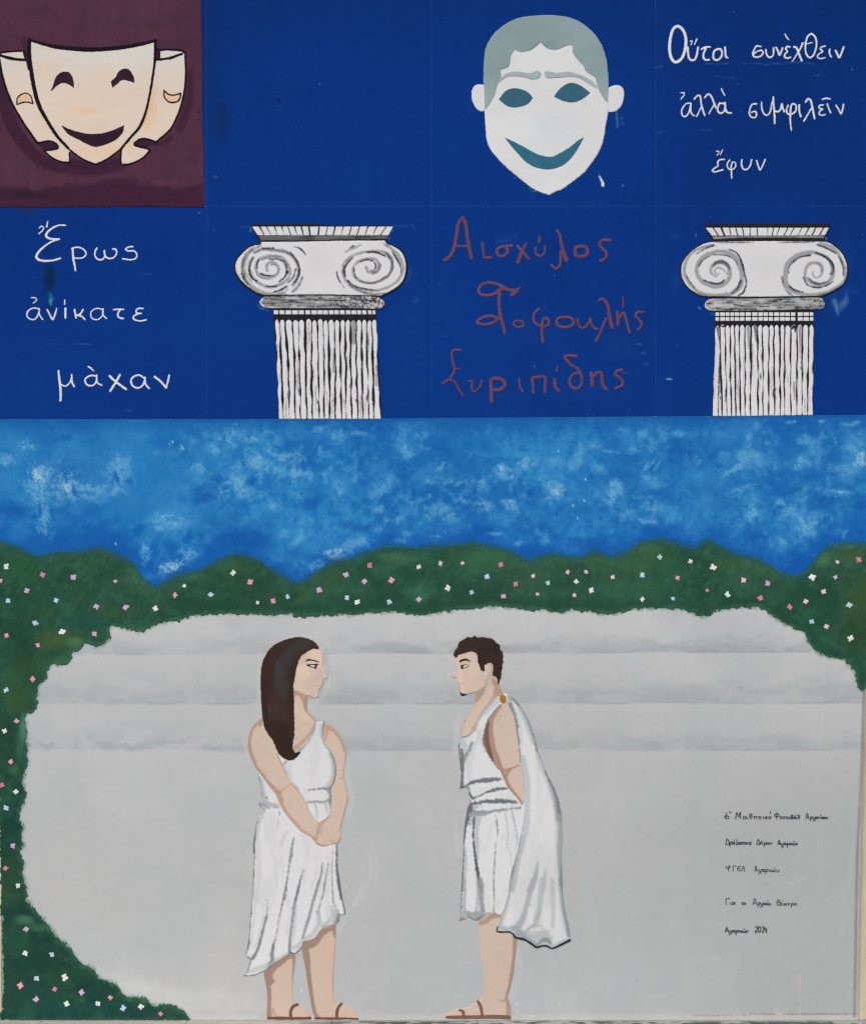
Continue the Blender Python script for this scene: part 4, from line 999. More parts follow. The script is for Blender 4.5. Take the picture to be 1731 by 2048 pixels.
word("maroon handwritten name in the top line between the columns", rG, [
    [("75,395 120,360 150,290 170,180 185,100 215,62", 26), ("215,62 240,110 250,200 265,290 285,380", 26), ("165,285 250,285", 18)],
    [("372,260 378,330 390,372 440,372", 20)],
    [("600,280 540,285 495,300 485,335 500,358 530,362 560,345 570,310 545,290", 22)],
    [("648,285 690,330 735,385", 22), ("715,262 680,330 650,410", [16, 26, 30])],
    [("790,295 788,335 810,358 845,355 862,325 862,285", 17), ("822,215 818,250", 22)],
    [("955,158 980,200 990,260 1005,320 1030,392", [20, 24, 34]), ("985,330 985,400 975,445 945,460 912,435", 20)],
    [("1145,285 1105,295 1098,335 1115,362 1150,365 1190,350 1198,320 1185,290 1145,285", 26)],
    [("1375,238 1320,235 1290,262 1310,300 1345,335 1340,375 1300,398", 22)]], MR, 1, gm, rag=.5)
word("maroon handwritten name in the middle line, with an ornate looped capital", rG, [
    [("540,620 500,590 440,572 380,580 342,620 350,658 400,672 460,660 510,625 540,610", 23), ("470,580 520,595 560,622 610,632 670,612", [14, 26, 30, 10]), ("600,668 640,640", 26), ("505,650 500,720 505,780 515,840 530,890 545,970", [30, 26, 24, 28, 26, 18]), ("510,860 450,835 390,840 345,862 328,885 370,900 430,895 480,870", 21)],
    [("655,870 625,877 615,895 630,916 665,922 692,905 688,882 655,870", 17)],
    [("815,780 780,810 772,855 790,895 840,915 885,905 895,875 875,852 848,862 838,920 840,980 845,1042", 20)],
    [("1020,840 970,850 952,880 970,910 1020,922 1070,912 1088,885 1070,850 1020,840", 22)],
    [("1120,860 1125,900 1150,928 1190,912 1220,855 1225,890 1245,925 1275,938", 17)],
    [("1285,715 1300,700 1330,705 1355,750 1370,830 1390,925", [16, 22, 28]), ("1345,850 1310,930 1285,990 1262,1030", 18)],
    [("1430,800 1435,850 1435,902", 22), ("1440,860 1480,808 1500,860 1515,920 1528,965", 20), ("1475,680 1477,768", 11)],
    [("1635,802 1590,805 1575,835 1610,870 1625,900 1595,942", 18)]], MR, 1, gm, rag=.5)
word("maroon handwritten name in the lowest line between the columns", rG, [
    [("200,1103 150,1100 130,1130 135,1190 150,1245 140,1290 110,1330 60,1362", 18), ("150,1248 200,1248", 10), ("100,1335 150,1350 180,1400 220,1462", 16)],
    [("262,1350 290,1345 285,1400 305,1428 345,1400 368,1345", 16)],
    [("442,1508 440,1440 438,1370 442,1332 500,1325 540,1350 542,1388 500,1415 455,1412", 27)],
    [("660,1330 665,1390 688,1428", [12, 18, 14])],
    [("770,1435 768,1380 768,1322 860,1314 865,1370 862,1432", 22)],
    [("938,1335 945,1390 970,1422", 24), ("960,1238 952,1268", 16)],
    [("1112,1147 1018,1150 1060,1210 1130,1260 1152,1330 1138,1388 1100,1405 1062,1380 1058,1330 1090,1290 1130,1280", 20)],
    [("1225,1282 1230,1330 1235,1378", 25), ("1242,1310 1280,1277 1308,1290 1312,1350 1322,1390 1348,1410", 23)],
    [("1472,1258 1430,1265 1415,1295 1450,1320 1475,1350 1465,1383 1418,1402", 21)]], MR, 1, gm, rag=.5)
# small marker lines, bottom right: one thing per line, one part per word
rXa = frame(1440, 1610, .13287); rXb = frame(1440, 1720, .09821)
PEN = C(50, 50, 60)
def pen_line(label, rd, words, w):
    allf = []
    for W in words:
        allf.append(f_union(*[f_stroke(rd(t), w, 1.0) for t in W.split('|')]))
    bb = np.array([q.bb for q in allf])
    t = thing("handwritten_line", label, "lettering", (bb[:, 0].min() + bb[:, 2].max()) / 2, bb[:, 3].max(), "small black handwriting at lower right")
    for q in allf:
        sheet("written_word", q, .55, PEN, 3.6, t, MATTE)
pen_line("longest and topmost line of small black handwriting at lower right", rXa, [
    "100,120 75,160 65,190 85,208 120,200 125,175 100,165 70,185|138,105 152,108 148,120 138,118 138,105",
    "228,210 245,115 270,180 298,108 300,215|385,178 355,172 340,195 355,212 380,205 388,178 410,218|470,135 440,140 435,170 445,200 465,200 475,165 460,140|435,170 475,168|505,170 510,212|505,185 535,170 545,185 545,215|565,180 620,180|595,180 585,205 615,215|645,175 650,205 665,205|680,175 680,205|705,175 685,192 710,208|745,175 725,190 735,208 755,200 758,180 745,175|752,100 752,130",
    "850,120 845,210|860,130 815,145 815,165 850,178 882,160 875,140 850,130|925,172 900,178 910,190 895,200 920,210|970,178 945,180 938,200 955,210 968,195|980,182 1015,182|1000,182 998,208 1018,208|1030,182 1035,208|1055,215 1062,160 1085,155 1085,175 1065,185 1090,195 1080,210 1060,208|1125,182 1105,185 1105,208 1125,205 1130,182 1140,210|1118,155 1115,168|1150,165 1175,150 1190,165 1185,210|1180,180 1155,212",
    "1285,212 1305,130 1330,212|1292,185 1325,185|1352,240 1355,185 1380,182 1380,205 1358,208|1390,182 1425,235|1430,180 1395,240|1460,180 1435,190 1440,208 1460,200 1465,180 1478,208|1495,178 1500,205|1512,150 1508,162|1530,180 1515,195 1530,210 1545,195 1530,180|1560,182 1545,200 1560,212 1575,195 1560,182|1585,185 1590,210 1605,205 1612,180"], 1.7)
pen_line("second line from the top of the small black handwriting, three words", rXa, [
    "78,595 100,510 130,590 78,598|140,625 145,560 170,555 172,585 148,590|205,560 185,565 185,590 205,588 210,560 220,592|208,525 205,540|245,520 245,610|245,590 265,592 270,560 275,592|310,562 288,570 290,592 310,590 315,562 322,592|330,565 365,562|348,565 345,590 362,592|385,565 370,580 385,595 405,580 385,565|465,562 440,568 458,580 455,595 430,598|415,565 425,590",
    "545,590 565,520 590,590 545,592|600,565 602,595|605,575 620,562 632,598|625,530 622,545|655,565 658,630|658,592 680,592 685,562 692,592|710,568 700,585 715,595 728,580 710,568|740,568 745,592 765,588 772,562",
    "865,600 880,530 900,602|868,580 895,578|905,575 945,640|950,572 920,640|975,572 955,580 960,602 978,598 980,572 990,602|1003,640 1008,578 1035,575 1032,600 1010,602|1045,578 1055,602 1068,578|1078,578 1078,602 1095,600 1098,580 1100,602 1120,600 1122,578|1102,545 1100,560|1135,578 1145,605 1162,572"], 1.7)
pen_line("middle line of the small black handwriting, starting with a 4 and capitals ΓΕΛ", rXb, [
    "120,130 115,175 165,172|160,130 165,225|185,125 175,145 195,150 195,128 185,125|258,235 260,130 320,128|405,125 360,145 345,180 360,215 405,218|350,175 400,172|430,235 470,130 490,235",
    "700,240 718,125 750,240|705,200 745,200|770,195 830,275|835,190 775,290|880,195 850,205 850,240 880,232 890,195 900,240|918,295 925,200 960,198 958,232 925,235|985,200 1005,240 1025,200|1045,205 1045,240 1070,238 1078,210 1085,238 1110,235 1112,205|1105,170 1102,185|1135,205 1160,250 1200,205"], 1.5)
pen_line("fourth line of the small black handwriting, ending in the word θέατρο", rXb, [
    "115,910 115,795 185,792|200,865 208,905 225,905|275,865 245,870 245,905 270,900 282,862 298,908", "425,872 470,870|452,872 445,910 475,908|500,872 482,890 495,908 515,895 500,872",
    "662,915 698,790 735,920|675,880 725,878|765,960 768,875 805,872 800,910 770,915|815,880 860,960|870,875 812,970|900,880 872,890 878,920 902,912 908,880 920,920|935,880 940,915|968,835 960,860|955,885 960,918|1000,882 978,905 1000,928 1025,905 1000,882",
    "1175,808 1150,840 1150,900 1175,930 1205,910 1210,850 1175,808|1155,865 1205,862|1258,885 1230,890 1240,905 1228,920 1255,928|1255,835 1250,850|1320,890 1290,895 1290,925 1318,918 1325,890 1340,928|1355,893 1410,890|1382,893 1378,922 1402,922|1438,970 1445,890 1480,888 1475,920 1442,925|1520,885 1500,905 1518,925 1550,908 1545,888 1520,885"], 1.5)
pen_line("lowest line of the small black handwriting, ending in the year 2024", rXb, [
    "95,1475 130,1375 160,1475|105,1445 155,1445|175,1440 225,1510|232,1435 170,1535|275,1435 245,1445 248,1478 278,1470 285,1435 298,1478|315,1530 322,1440 355,1438 352,1472 322,1478|375,1440 395,1478 412,1440|430,1445 432,1478 455,1475 462,1445 468,1478 492,1475 498,1445|480,1400 475,1415|515,1445 530,1485 560,1440",
    "710,1370 750,1355 760,1380 730,1430 705,1472 755,1470|790,1365 770,1410 775,1465 805,1465 820,1410 812,1370 790,1365|845,1370 880,1360 885,1390 850,1472 890,1470|905,1385 902,1430 940,1428|940,1385 932,1485"], 1.8)

# ================================================================== COLUMNS
BK = C(34, 34, 38)
WT = C(217, 217, 219)
def pieces(rd, row_t, row_b, y0, y1, name, layer, parent, paint, rag=.3, res=1.0):
    for (a, b), (c, d) in zip(row_t, row_b):
        q = rd("%d,%d! %d,%d! %d,%d! %d,%d!" % (a, y0, b, y0, d, y1, c, y1))
        sheet(name, f_rag(f_poly(q), rag, 3, a % 40), res, paint, layer, parent, THICK)
def T(s):
    v = [tuple(int(q) for q in w.split(',')) for w in s.split()]
    return v
rF = frame(530, 600, .1502); rI = frame(1400, 600, .1502)

# ---- left column
tC1 = thing("painted_column", "left Ionic column capital with tangled dark spirals and wide streaked flutes", "painted column", 655, 837)
sil = f_union(f_poly(rE("220,82! 700,76 1000,88 1494,92! 1440,220! 320,238! 300,220")), f_poly(rE("316,236! 600,234 1000,226 1418,222! 1440,255 1520,290 1575,340 1605,420 1605,500 1575,590 1500,660 1380,722! 900,712 350,714! 280,690 200,640 130,570 95,500 90,440 110,390 180,310 250,270 316,258!"), grow=2.8),
              f_poly(rE("300,770 305,765 330,735 380,716 700,708 1100,711 1350,722 1400,748 1422,785 1407,822 1370,842 1335,838! 1340,930! 425,930! 425,838! 350,827 308,797")), f_poly(rF("106,118! 1475,122! 1480,230 1502,700 1549,1581! 185,1583! 160,1000 130,500 112,200")))
sheet("dark_ground", f_rag(sil, .5, 4, 3), 1.5, BK, 4, tC1, THICK)
top = T("240,298 315,362 375,432 445,495 510,553 562,610 625,668 685,735 752,830 842,908 915,970 985,1045 1055,1118 1128,1190 1200,1262 1275,1340 1355,1425 1435,1490")
bot = T("290,345 352,408 410,465 468,525 522,578 588,638 640,692 700,748 762,820 835,890 900,955 965,1028 1030,1095 1105,1165 1175,1240 1245,1310 1310,1375 1385,1450")
pieces(rE, top, bot, 103, 179, "dentil", 5, tC1, WT)
pg = Paint(512, 465, 785, 490, C(94, 95, 97))
pg.wash(C(60, 60, 64), .8, (26, 8), 601); pg.wash(C(120, 120, 122), .6, (40, 6), 605)
sheet("grey_band", f_rag(f_poly(rE("300,185! 700,178 1446,181! 1440,212! 1200,216 900,222 600,226 400,222 318,228!")), .4, 4, 5), 1.2, pg, 5, tC1, THICK)
pv = Paint(462, 474, 820, 600, C(217, 217, 219))
pv.blob(640, 520, 40, 40, C(208, 208, 210), .6)
g1, g2, g3, dk = C(150, 151, 153), C(120, 121, 124), C(92, 93, 97), C(32, 32, 38)
def vol(paint, rd, items):
    for t, w, c, a in items:
        ww = np.array(w) * rd.s * 1.3 if not np.isscalar(w) else w * rd.s * 1.3
        paint.stroke(rd(t), ww, c, a, 1.4, rag=1.2, seed=len(t) % 50, rs=3, dry=.3 if c is not dk else .22)
vol(pv, rE, [("310,270 230,310 175,370 155,450 165,530 200,600 260,650 340,690 430,705 520,695", 24, g1, .9), ("240,310 180,375 155,460 175,550", 14, g3, .9),
    ("250,370 215,440 220,500 250,560 310,610 380,640 450,630 520,600 565,560 575,490 545,420 500,375 440,362 380,365 310,388 280,430 275,480 295,530 350,560 420,550 470,510 470,460 430,422 390,425 370,460 372,492", 20, g1, .95),
    ("260,330 330,305 430,310 520,325 590,360 640,430 655,500 630,580 600,620", 20, g2, .9), ("330,295 430,293", 7, dk, 1), ("580,330 640,410 660,490 645,560 610,600", [4, 12, 10, 4], dk, .9),
    ("252,375 225,430 215,500 240,560 282,585", [6, 10, 14, 8], dk, .95), ("300,395 285,430 282,475", 9, dk, .95), ("318,520 360,535 430,540", [10, 14, 8], dk, .95), ("390,388 470,392 525,415 545,470 550,520", [12, 16, 20, 14], g3, .95),
    ("550,500 530,550 480,592", [16, 12, 8], dk, .95), ("370,630 460,635", 8, dk, .95), ("430,682 490,668 545,632", [8, 12, 8], dk, .95), ("145,520 170,570 205,612", 10, dk, .95), ("612,280 670,300 715,350", [4, 14, 6], dk, .9),
    ("600,680 650,630 685,555", 18, g2, .85), ("360,440 390,425", 12, g1, 1), ("215,640 300,690 400,712 520,690", 14, g1, .9), ("210,360 180,420 190,520 240,600", 12, g1, .8), ("630,480 600,560 560,600", [10, 8, 8], dk, .85),
    ("500,300 560,330 600,370", 7, g3, .9), ("410,440 440,440", 5, dk, .8), ("560,640 530,690", 8, g1, .8), ("100,470 130,540 200,620", 6, g1, .6), ("325,400 400,370 480,368", 8, g2, .9), ("720,370 715,350", 4, g1, .6)])
vol(pv, rE, [("1252,462 1268,500 1310,515 1352,495 1365,450 1345,400 1290,385 1210,400 1150,440 1132,490 1150,550 1220,592 1310,602 1400,572 1460,520 1480,450 1470,370 1400,325 1300,322 1200,335 1110,372 1060,430 1042,490 1060,560 1110,610 1200,650 1310,672 1420,650 1510,600 1560,540 1580,460 1545,370 1490,310 1420,260", 18, g1, .95),
    ("1130,378 1075,440 1055,500 1068,545", [8, 14, 16, 8], dk, .9), ("1255,330 1340,330 1420,365", [8, 12, 10], dk, .95), ("1200,412 1260,396 1310,408", 9, dk, .95), ("1300,500 1330,510 1362,480 1370,440", 22, g2, .95), ("1325,420 1340,450 1325,485", 8, dk, .9),
    ("1145,470 1148,530 1170,560", 8, dk, .9), ("1190,585 1260,605 1330,600 1390,570", [8, 12, 12, 8], g3, .95), ("1430,340 1475,400 1485,470 1460,520 1430,560", [16, 22, 16, 10, 6], g3, .95), ("1090,585 1130,625 1190,645 1280,662 1340,665", [14, 12, 7, 9, 5], dk, .9),
    ("1480,320 1520,380 1555,450 1565,520", [8, 16, 12, 5], g3, .95), ("1500,350 1535,410", 9, dk, .9), ("990,500 1003,560 1030,608", [5, 10, 4], dk, .95), ("1028,600 1055,645", 6, g2, .9), ("1100,610 1150,650 1240,690 1330,705 1420,692", [20, 22, 20, 16, 8], g2, .95),
    ("1110,292 1142,275", 11, dk, .95), ("1068,325 1130,300 1208,260", 13, g1, .85), ("1425,255 1470,290", 8, g2, .8), ("1390,570 1420,550", 12, dk, .5)])
sheet("scroll_block", f_rag(f_poly(rE("320,240! 600,238 1000,230 1415,227! 1440,258 1518,292 1572,342 1600,420 1600,500 1572,588 1498,656 1378,716! 900,705 350,709! 282,686 204,636 134,566 99,498 94,440 114,392 182,314 252,274 320,262!")), .4, 4, 6), 1.3, pv, 5, tC1, THICK)
def torus_paint(x0, y0, x1, y1, base, n, sd, dark):
    p = Paint(x0, y0, x1, y1, base)
    rs = np.random.RandomState(sd)
    p.wash(C(188, 190, 190), .8, (26, 5), sd); p.wash(C(118, 120, 122), .6, (30, 6), sd + 3)
    for _ in range(n):
        x_ = rs.uniform(x0, x1); y_ = rs.uniform(y0 + 3, y1 - 2); l_ = rs.uniform(3, 24)
        p.stroke([(x_, y_), (x_ + l_, y_ + rs.uniform(-1, 1))], [1, rs.uniform(1.5, 3.6), 1], dark if rs.rand() < .6 else C(205, 206, 206), rs.uniform(.5, .95), 1.4, rag=1.2, dry=.3, seed=rs.randint(70))
    return p
pt = torus_paint(516, 588, 775, 622, C(150, 151, 152), 90, 611, C(44, 44, 48))
gg = pt.grid(); pt.mix(gg[:2], .9 * sstep(.46, .6, vn(gg[2] + .6 * gg[3], gg[3], (2.6, 3.5), 77)) * sstep(610, 740, gg[2] + 30 * (fbm(gg[2], gg[3], 12, 60, 2) - .5)), C(202, 203, 203))
pt.mix(gg[:2], .8 * sstep(.55, .66, vn(gg[2], gg[3], (2.6, 3), 79)) * sstep(600, 730, gg[2]), C(52, 52, 56))
for t, w in (("400,745 560,755 800,752 1000,760 1180,752 1350,765", 7), ("320,780 420,785 520,775 700,778", 6), ("640,805 800,812 1000,802 1160,810", 5), ("380,722 600,716 900,712 1300,722", 5)):
    pt.stroke(rE(t), w * .25, C(38, 38, 42), .9, 1.2, rag=1)
pt.stroke(rE("330,750 315,780 340,815"), 3, C(205, 205, 205), .9, 2, rag=1)
sheet("collar_roll", f_rag(f_poly(rE("303,768 330,738 380,722 700,714 1100,717 1348,728 1398,754 1416,786 1402,818 1368,836! 1200,828 700,826 420,828! 350,822 312,794")), .5, 4, 6), 1.2, pt, 5, tC1, THICK)
sq_t = T("115,180 192,260 272,350 360,438 448,520 537,602 615,690 697,765 768,840 850,915 922,982 995,1060 1075,1138 1148,1215 1225,1280 1292,1350 1370,1420 1430,1468")
pieces(rF, [(a, b - 4) for a, b in sq_t], [(a + 3, b) for a, b in sq_t], 138, 190, "bead", 5, tC1, WT, .25, .9)
f_top = T("135,182 197,262 278,358 372,442 450,520 548,615 628,690 703,768 780,832 845,915 928,990 1003,1062 1075,1130 1142,1212 1220,1280 1292,1348 1362,1418 1425,1480")
f_mid = T("165,215 235,305 325,395 410,455 468,535 552,610 632,705 718,785 795,845 870,935 950,1000 1010,1070 1085,1135 1150,1210 1225,1285 1300,1360 1370,1425 1450,1505")
f_bot = T("188,240 248,325 328,400 412,470 480,550 565,625 640,718 725,785 795,855 865,925 945,1020 1030,1075 1088,1150 1162,1230 1240,1300 1305,1375 1385,1452 1460,1540")
def flutes(rd, ft, fm, fb, yt, yb, parent, sd, greys, tone):
    rs = np.random.RandomState(sd)
    for i, ((a, b), (c, d), (e, f)) in enumerate(zip(ft, fm, fb)):
        n = 11; L = []; R = []
        ym = (yt + yb) / 2
        for k in range(1, n):
            t = k / n; y = yt + (yb - yt) * t
            if t < .5: l = a + (c - a) * t * 2; r = b + (d - b) * t * 2
            else: l = c + (e - c) * (t - .5) * 2; r = d + (f - d) * (t - .5) * 2
            L.append((l + 3 * tone + rs.uniform(-9, 8) * tone, y)); R.append((r - 3 * tone + rs.uniform(-12, 7) * tone, y))
        ytop = yt + rs.uniform(-8, 12)
        pts = [((a + b) / 2, ytop, False), (b - 3, ytop + 34, False)] + [(x, y, False) for x, y in R] + [(f, yb, True), (e, yb, True)] + [(x, y, False) for x, y in L[::-1]] + [(a + 3, ytop + 30, False)]
        pts = [(rd.x0 + x * rd.s, rd.y0 + y * rd.s, k_) for x, y, k_ in pts]
        p = Paint(min(q[0] for q in pts) - 2, rd.y0 + ytop * rd.s - 2, max(q[0] for q in pts) + 2, rd.y0 + yb * rd.s + 2, C(218, 218, 220))
        for _ in range(greys):
            y_ = rs.uniform(yt, yb - 150); l_ = rs.uniform(80, 420); side = rs.choice([-1, 1, 1, 1, 0])
            t = min(1, (y_ + l_ / 2 - yt) / (yb - yt))
            xl = np.interp(t, [0, .5, 1], [a, c, e]); xr = np.interp(t, [0, .5, 1], [b, d, f])
            x_ = (xl + xr) / 2 + side * (xr - xl) * .42
            cc = [g1, C(170, 171, 173), g1, C(180, 181, 183), g3][rs.randint(5)]
            w_ = rs.uniform(10, 26) * rd.s
            p.stroke([(rd.x0 + x_ * rd.s, rd.y0 + y_ * rd.s), (rd.x0 + (x_ + rs.uniform(-6, 6)) * rd.s, rd.y0 + min(yb - 10, y_ + l_) * rd.s)], [w_ * .6, w_, w_ * .4], cc, rs.uniform(.6, 1), 1.4, rag=1.1, dry=rs.choice([0, .3, .4]), seed=rs.randint(60))
        if rs.rand() < .5:
            y_ = rs.uniform(yt + 200, yb - 200); x_ = np.interp((y_ - yt) / (yb - yt), [0, .5, 1], [b, d, f]) - 8
            p.stroke([(rd.x0 + x_ * rd.s, rd.y0 + y_ * rd.s), (rd.x0 + x_ * rd.s, rd.y0 + (y_ + rs.uniform(60, 180)) * rd.s)], [1, 2.6, 1], C(44, 44, 50), .9, 1.2, rag=1.4, dry=.3, seed=i)
        yield p, pts, i
for p, pts, i in flutes(rF, f_top, f_mid, f_bot, 258, 1582, tC1, 31, 3, 1.0):
    if i == 13:
        p.stroke([(rF.x0 + 1180 * rF.s, rF.y0 + 270 * rF.s), (rF.x0 + 1180 * rF.s, rF.y0 + 560 * rF.s)], 9, g1, .95, 2)
    if i == 9:
        p.stroke([(rF.x0 + 925 * rF.s, rF.y0 + 650 * rF.s), (rF.x0 + 915 * rF.s, rF.y0 + 950 * rF.s)], 6, g1, .95, 2)
    sheet("flute", f_rag(f_poly(pts), .45, 4, i), 1.1, p, 5, tC1, THICK)

# ---- right column
tC2 = thing("painted_column", "right Ionic column capital with broad smooth grey spirals and narrow thin-lined flutes", "painted column", 1527, 833)
sil = f_union(f_poly(rH("293,80! 1000,74 1417,75! 1410,102 1355,228! 375,230! 338,170")), f_poly(rH("375,232! 700,226 1000,226 1300,230 1400,240 1470,285 1530,350 1562,430 1565,520 1545,590 1500,640 1420,687 1340,719 1200,724 800,730 400,726 300,720 220,695 150,640 105,570 92,500 100,430 150,350 230,285 310,245"), grow=1.6),
              f_poly(rH("300,790 320,753 370,737 700,734 1000,728 1330,728 1364,758 1372,800 1344,838! 1265,842! 1265,930! 398,930! 398,855! 340,848 302,822")), f_poly(rI("193,148! 1500,143! 1505,500 1498,1531! 160,1552! 170,1200 188,800")))
sheet("dark_ground", f_rag(sil, .5, 4, 13), 1.5, BK, 4, tC2, THICK)
top = T("312,372 385,440 460,518 527,572 582,632 642,700 708,760 770,858 865,910 920,960 970,1035 1045,1090 1100,1160 1170,1220 1232,1280 1292,1350 1360,1402")
bot = T("365,418 430,470 488,532 540,590 600,645 655,700 710,765 775,860 862,895 905,938 942,1000 1010,1055 1062,1125 1130,1185 1195,1245 1258,1312 1325,1365")
pieces(rH, top, bot, 113, 182, "dentil", 5, tC2, WT)
pg = Paint(1418, 466, 1652, 485, C(122, 123, 125)); pg.wash(C(70, 70, 74), .8, (30, 7), 621); pg.wash(C(150, 151, 153), .7, (34, 5), 625)
sheet("grey_band", f_rag(f_poly(rH("370,190! 700,184 1365,177! 1352,205! 1200,203 900,202 700,201 385,213!")), .5, 4, 5), 1.0, pg, 5, tC2, THICK)
pv = Paint(1358, 478, 1698, 600, C(215, 215, 217)); pv.blob(1530, 530, 50, 40, C(206, 207, 209), .6)
def vol2(items):
    for t, w, c, a in items:
        ww = (np.array(w) if not np.isscalar(w) else w) * rH.s * (1.3 if c is dk else 1.12)
        pv.stroke(rH(t), ww, c, a, 1.3, rag=.9, seed=len(t) % 50, rs=4, dry=0 if c is not dk else .25)
q1 = C(154, 156, 158)
vol2([("410,545 365,522 355,480 380,440 430,417 490,432 520,480 525,540 490,600 420,632 350,622 280,590 240,530 232,470 260,400 320,350 420,322 500,330 570,370 615,440 635,540 618,620 570,675 500,708 400,712 300,700 215,655 155,580 122,490 140,400 200,325 290,282 380,265", [12, 20, 34, 34, 30, 34, 30, 30, 26, 30, 34, 40, 34, 26, 20, 24, 24, 16], q1, .97),
      ("430,520 400,520 390,492 420,465 470,485 500,520", 12, q1, .97), ("375,455 400,425 450,412 500,435 525,480", [10, 24, 28, 24, 8], g3, .97), ("520,303 590,340 630,420 655,520 672,600 645,680 602,712", [5, 10, 12, 10, 8, 14, 8], dk, .95),
      ("290,575 370,602 440,606 475,575", [8, 12, 12, 5], dk, .9), ("250,455 280,405 350,360 390,347", [9, 8, 4, 4], dk, .9), ("230,347 300,300 385,268", [5, 9, 12], dk, .9), ("145,545 180,600 212,642", 6, dk, .85), ("400,350 500,358 570,400 602,470", [10, 12, 9, 4], g3, .95),
      ("622,580 592,650 540,697", [14, 12, 6], dk, .85), ("380,240 600,243 740,240", [6, 12, 3], g3, .95), ("945,242 1100,240 1265,238", [3, 12, 8], g3, .95), ("485,690 490,675", 9, q1, .8), ("110,480 125,560 200,650 300,705", 8, g1, .6), ("640,560 655,600 640,660", 8, C(214, 214, 216), .8), ("200,680 330,715", 9, g3, .7)])
vol2([("1262,500 1260,530 1280,552 1320,545 1345,505 1342,450 1300,422 1240,427 1200,470 1192,540 1230,590 1300,615 1380,600 1432,545 1440,470 1410,400 1350,355 1260,330 1180,340 1100,372 1040,430 1018,510 1022,600 1070,665 1160,698 1260,702 1380,680 1480,630 1540,570 1545,480 1510,390 1460,310 1390,265 1320,250", [10, 14, 14, 22, 26, 20, 26, 30, 22, 26, 36, 40, 38, 26, 20, 18, 22, 26, 20], q1, .97),
      ("1298,262 1380,292 1465,338", [14, 16, 10], C(60, 60, 64), .92), ("1240,355 1150,372 1090,410 1050,460 1045,515", [12, 9, 12, 5, 6], dk, .88), ("1280,332 1370,372 1430,425 1446,490 1420,530", [5, 14, 16, 10, 4], dk, .9), ("1050,630 1100,665 1175,682", [10, 12, 6], dk, .85),
      ("1178,555 1215,620 1300,640 1380,625 1437,588", [10, 9, 11, 9, 5], dk, .92), ("1220,555 1270,600 1330,608 1400,585", [8, 22, 18, 6], g3, .97), ("985,540 1000,620 1040,682 1078,708", [8, 8, 18, 12], g2, .95), ("985,540 995,600", 5, dk, .8), ("1490,370 1525,450 1530,540", [5, 10, 6], dk, .88),
      ("1310,712 1400,690 1510,632", [9, 9, 5], dk, .85), ("1335,500 1330,460 1300,430", 12, g3, .7), ("1400,400 1430,470 1415,520", 16, g3, .7), ("1180,700 1300,715", 14, q1, .8)])
sheet("scroll_block", f_rag(f_poly(rH("378,238! 700,232 1000,232 1300,236 1398,245 1466,290 1525,354 1557,432 1560,520 1540,588 1496,636 1418,681 1338,712 1200,716 800,722 400,719 300,716 222,690 154,636 110,568 97,500 105,432 154,354 232,290 312,250")), .4, 4, 16), 1.3, pv, 5, tC2, THICK)
pt = torus_paint(1404, 592, 1655, 625, C(158, 163, 162), 110, 631, C(60, 60, 60)); pt.stroke(rH("372,745 330,760 305,800 345,840"), 2.6, C(206, 207, 208), .9, 1.6, rag=.8)
for t, w in (("560,790 640,802", 13), ("900,800 1100,795", 6), ("1110,815 1330,812", 9), ("400,830 760,832", 8), ("930,750 980,748", 10), ("1270,760 1360,765", 10), ("1010,770 1090,768", 8)):
    pt.stroke(rH(t), w * .226, C(40, 40, 40), .85, 1.6, rag=1.6, dry=.25)
sheet("collar_roll", f_rag(f_poly(rH("303,790 323,758 370,742 700,740 1000,734 1328,734 1358,762 1366,800 1340,833 1200,833 900,843 600,848 400,848 342,843 306,820")), .4, 4, 6), 1.2, pt, 5, tC2, THICK)
xs2 = T("200,248 262,325 335,385 398,445 455,515 525,585 600,672 688,758 772,830 840,900 912,965 980,1045 1058,1120 1128,1190 1205,1262 1295,1360 1372,1442 1455,1500")
pieces(rI, xs2, xs2, 165, 212, "bead", 5, tC2, WT, .25, .85)
pieces(rI, xs2, xs2, 229, 276, "bead", 5, tC2, WT, .3, .85)
f_top = T("200,252 265,325 332,392 400,450 460,515 525,585 598,665 685,760 768,825 833,905 915,970 985,1045 1065,1115 1128,1195 1205,1280 1292,1355 1368,1432 1450,1502")
f_bot = T("165,285 295,350 358,408 418,468 478,530 540,592 600,665 675,762 772,830 840,903 912,980 990,1058 1068,1115 1125,1198 1210,1280 1290,1347 1357,1420 1430,1496")
f_mid = [((a + c) // 2, (b + d) // 2) for (a, b), (c, d) in zip(f_top, f_bot)]
for p, pts, i in flutes(rI, f_top, f_mid, f_bot, 328, 1545, tC2, 47, 2, .8):
    pts = [(x, min(y, 600 + (1550 - 20 * (x - 1425) / 200) * .1502), k) for x, y, k in pts]
    if i == 0:
        p.stroke(rI("262,720 250,900 240,1200 235,1550"), [2, 2.4, 1.6], C(50, 50, 60), .9, 1.2, rag=1); p.stroke(rI("205,540 195,900 180,1300"), 6, C(190, 191, 190), .6, 4)
        p.stroke(rI("230,370 240,450 250,540"), [5, 6, 1], g3, .9, 1.4, rag=1, dry=.3)
    if i == 15: p.stroke(rI("1330,360 1330,450 1338,590"), [7, 8, 6], g1, .95, 1.5)
    if i == 7: p.stroke(rI("725,345 740,420 745,560"), [8, 7, 2], C(110, 111, 113), .95, 1.5, rag=1)
    if i == 6: p.stroke(rI("635,355 640,480 645,640"), [7, 5, 3], g1, .9, 2)
    if i == 14: p.stroke(rI("1215,385 1240,350 1265,360 1260,430"), [3, 6, 6, 2], dk, .95, 1.2, rag=.6)
    if i == 1: p.stroke(rI("280,345 300,352 318,352"), [2, 4, 2], dk, .95, 1.2)
    sheet("flute", f_rag(f_poly(pts), .4, 4, i), 1.1, p, 5, tC2, THICK)

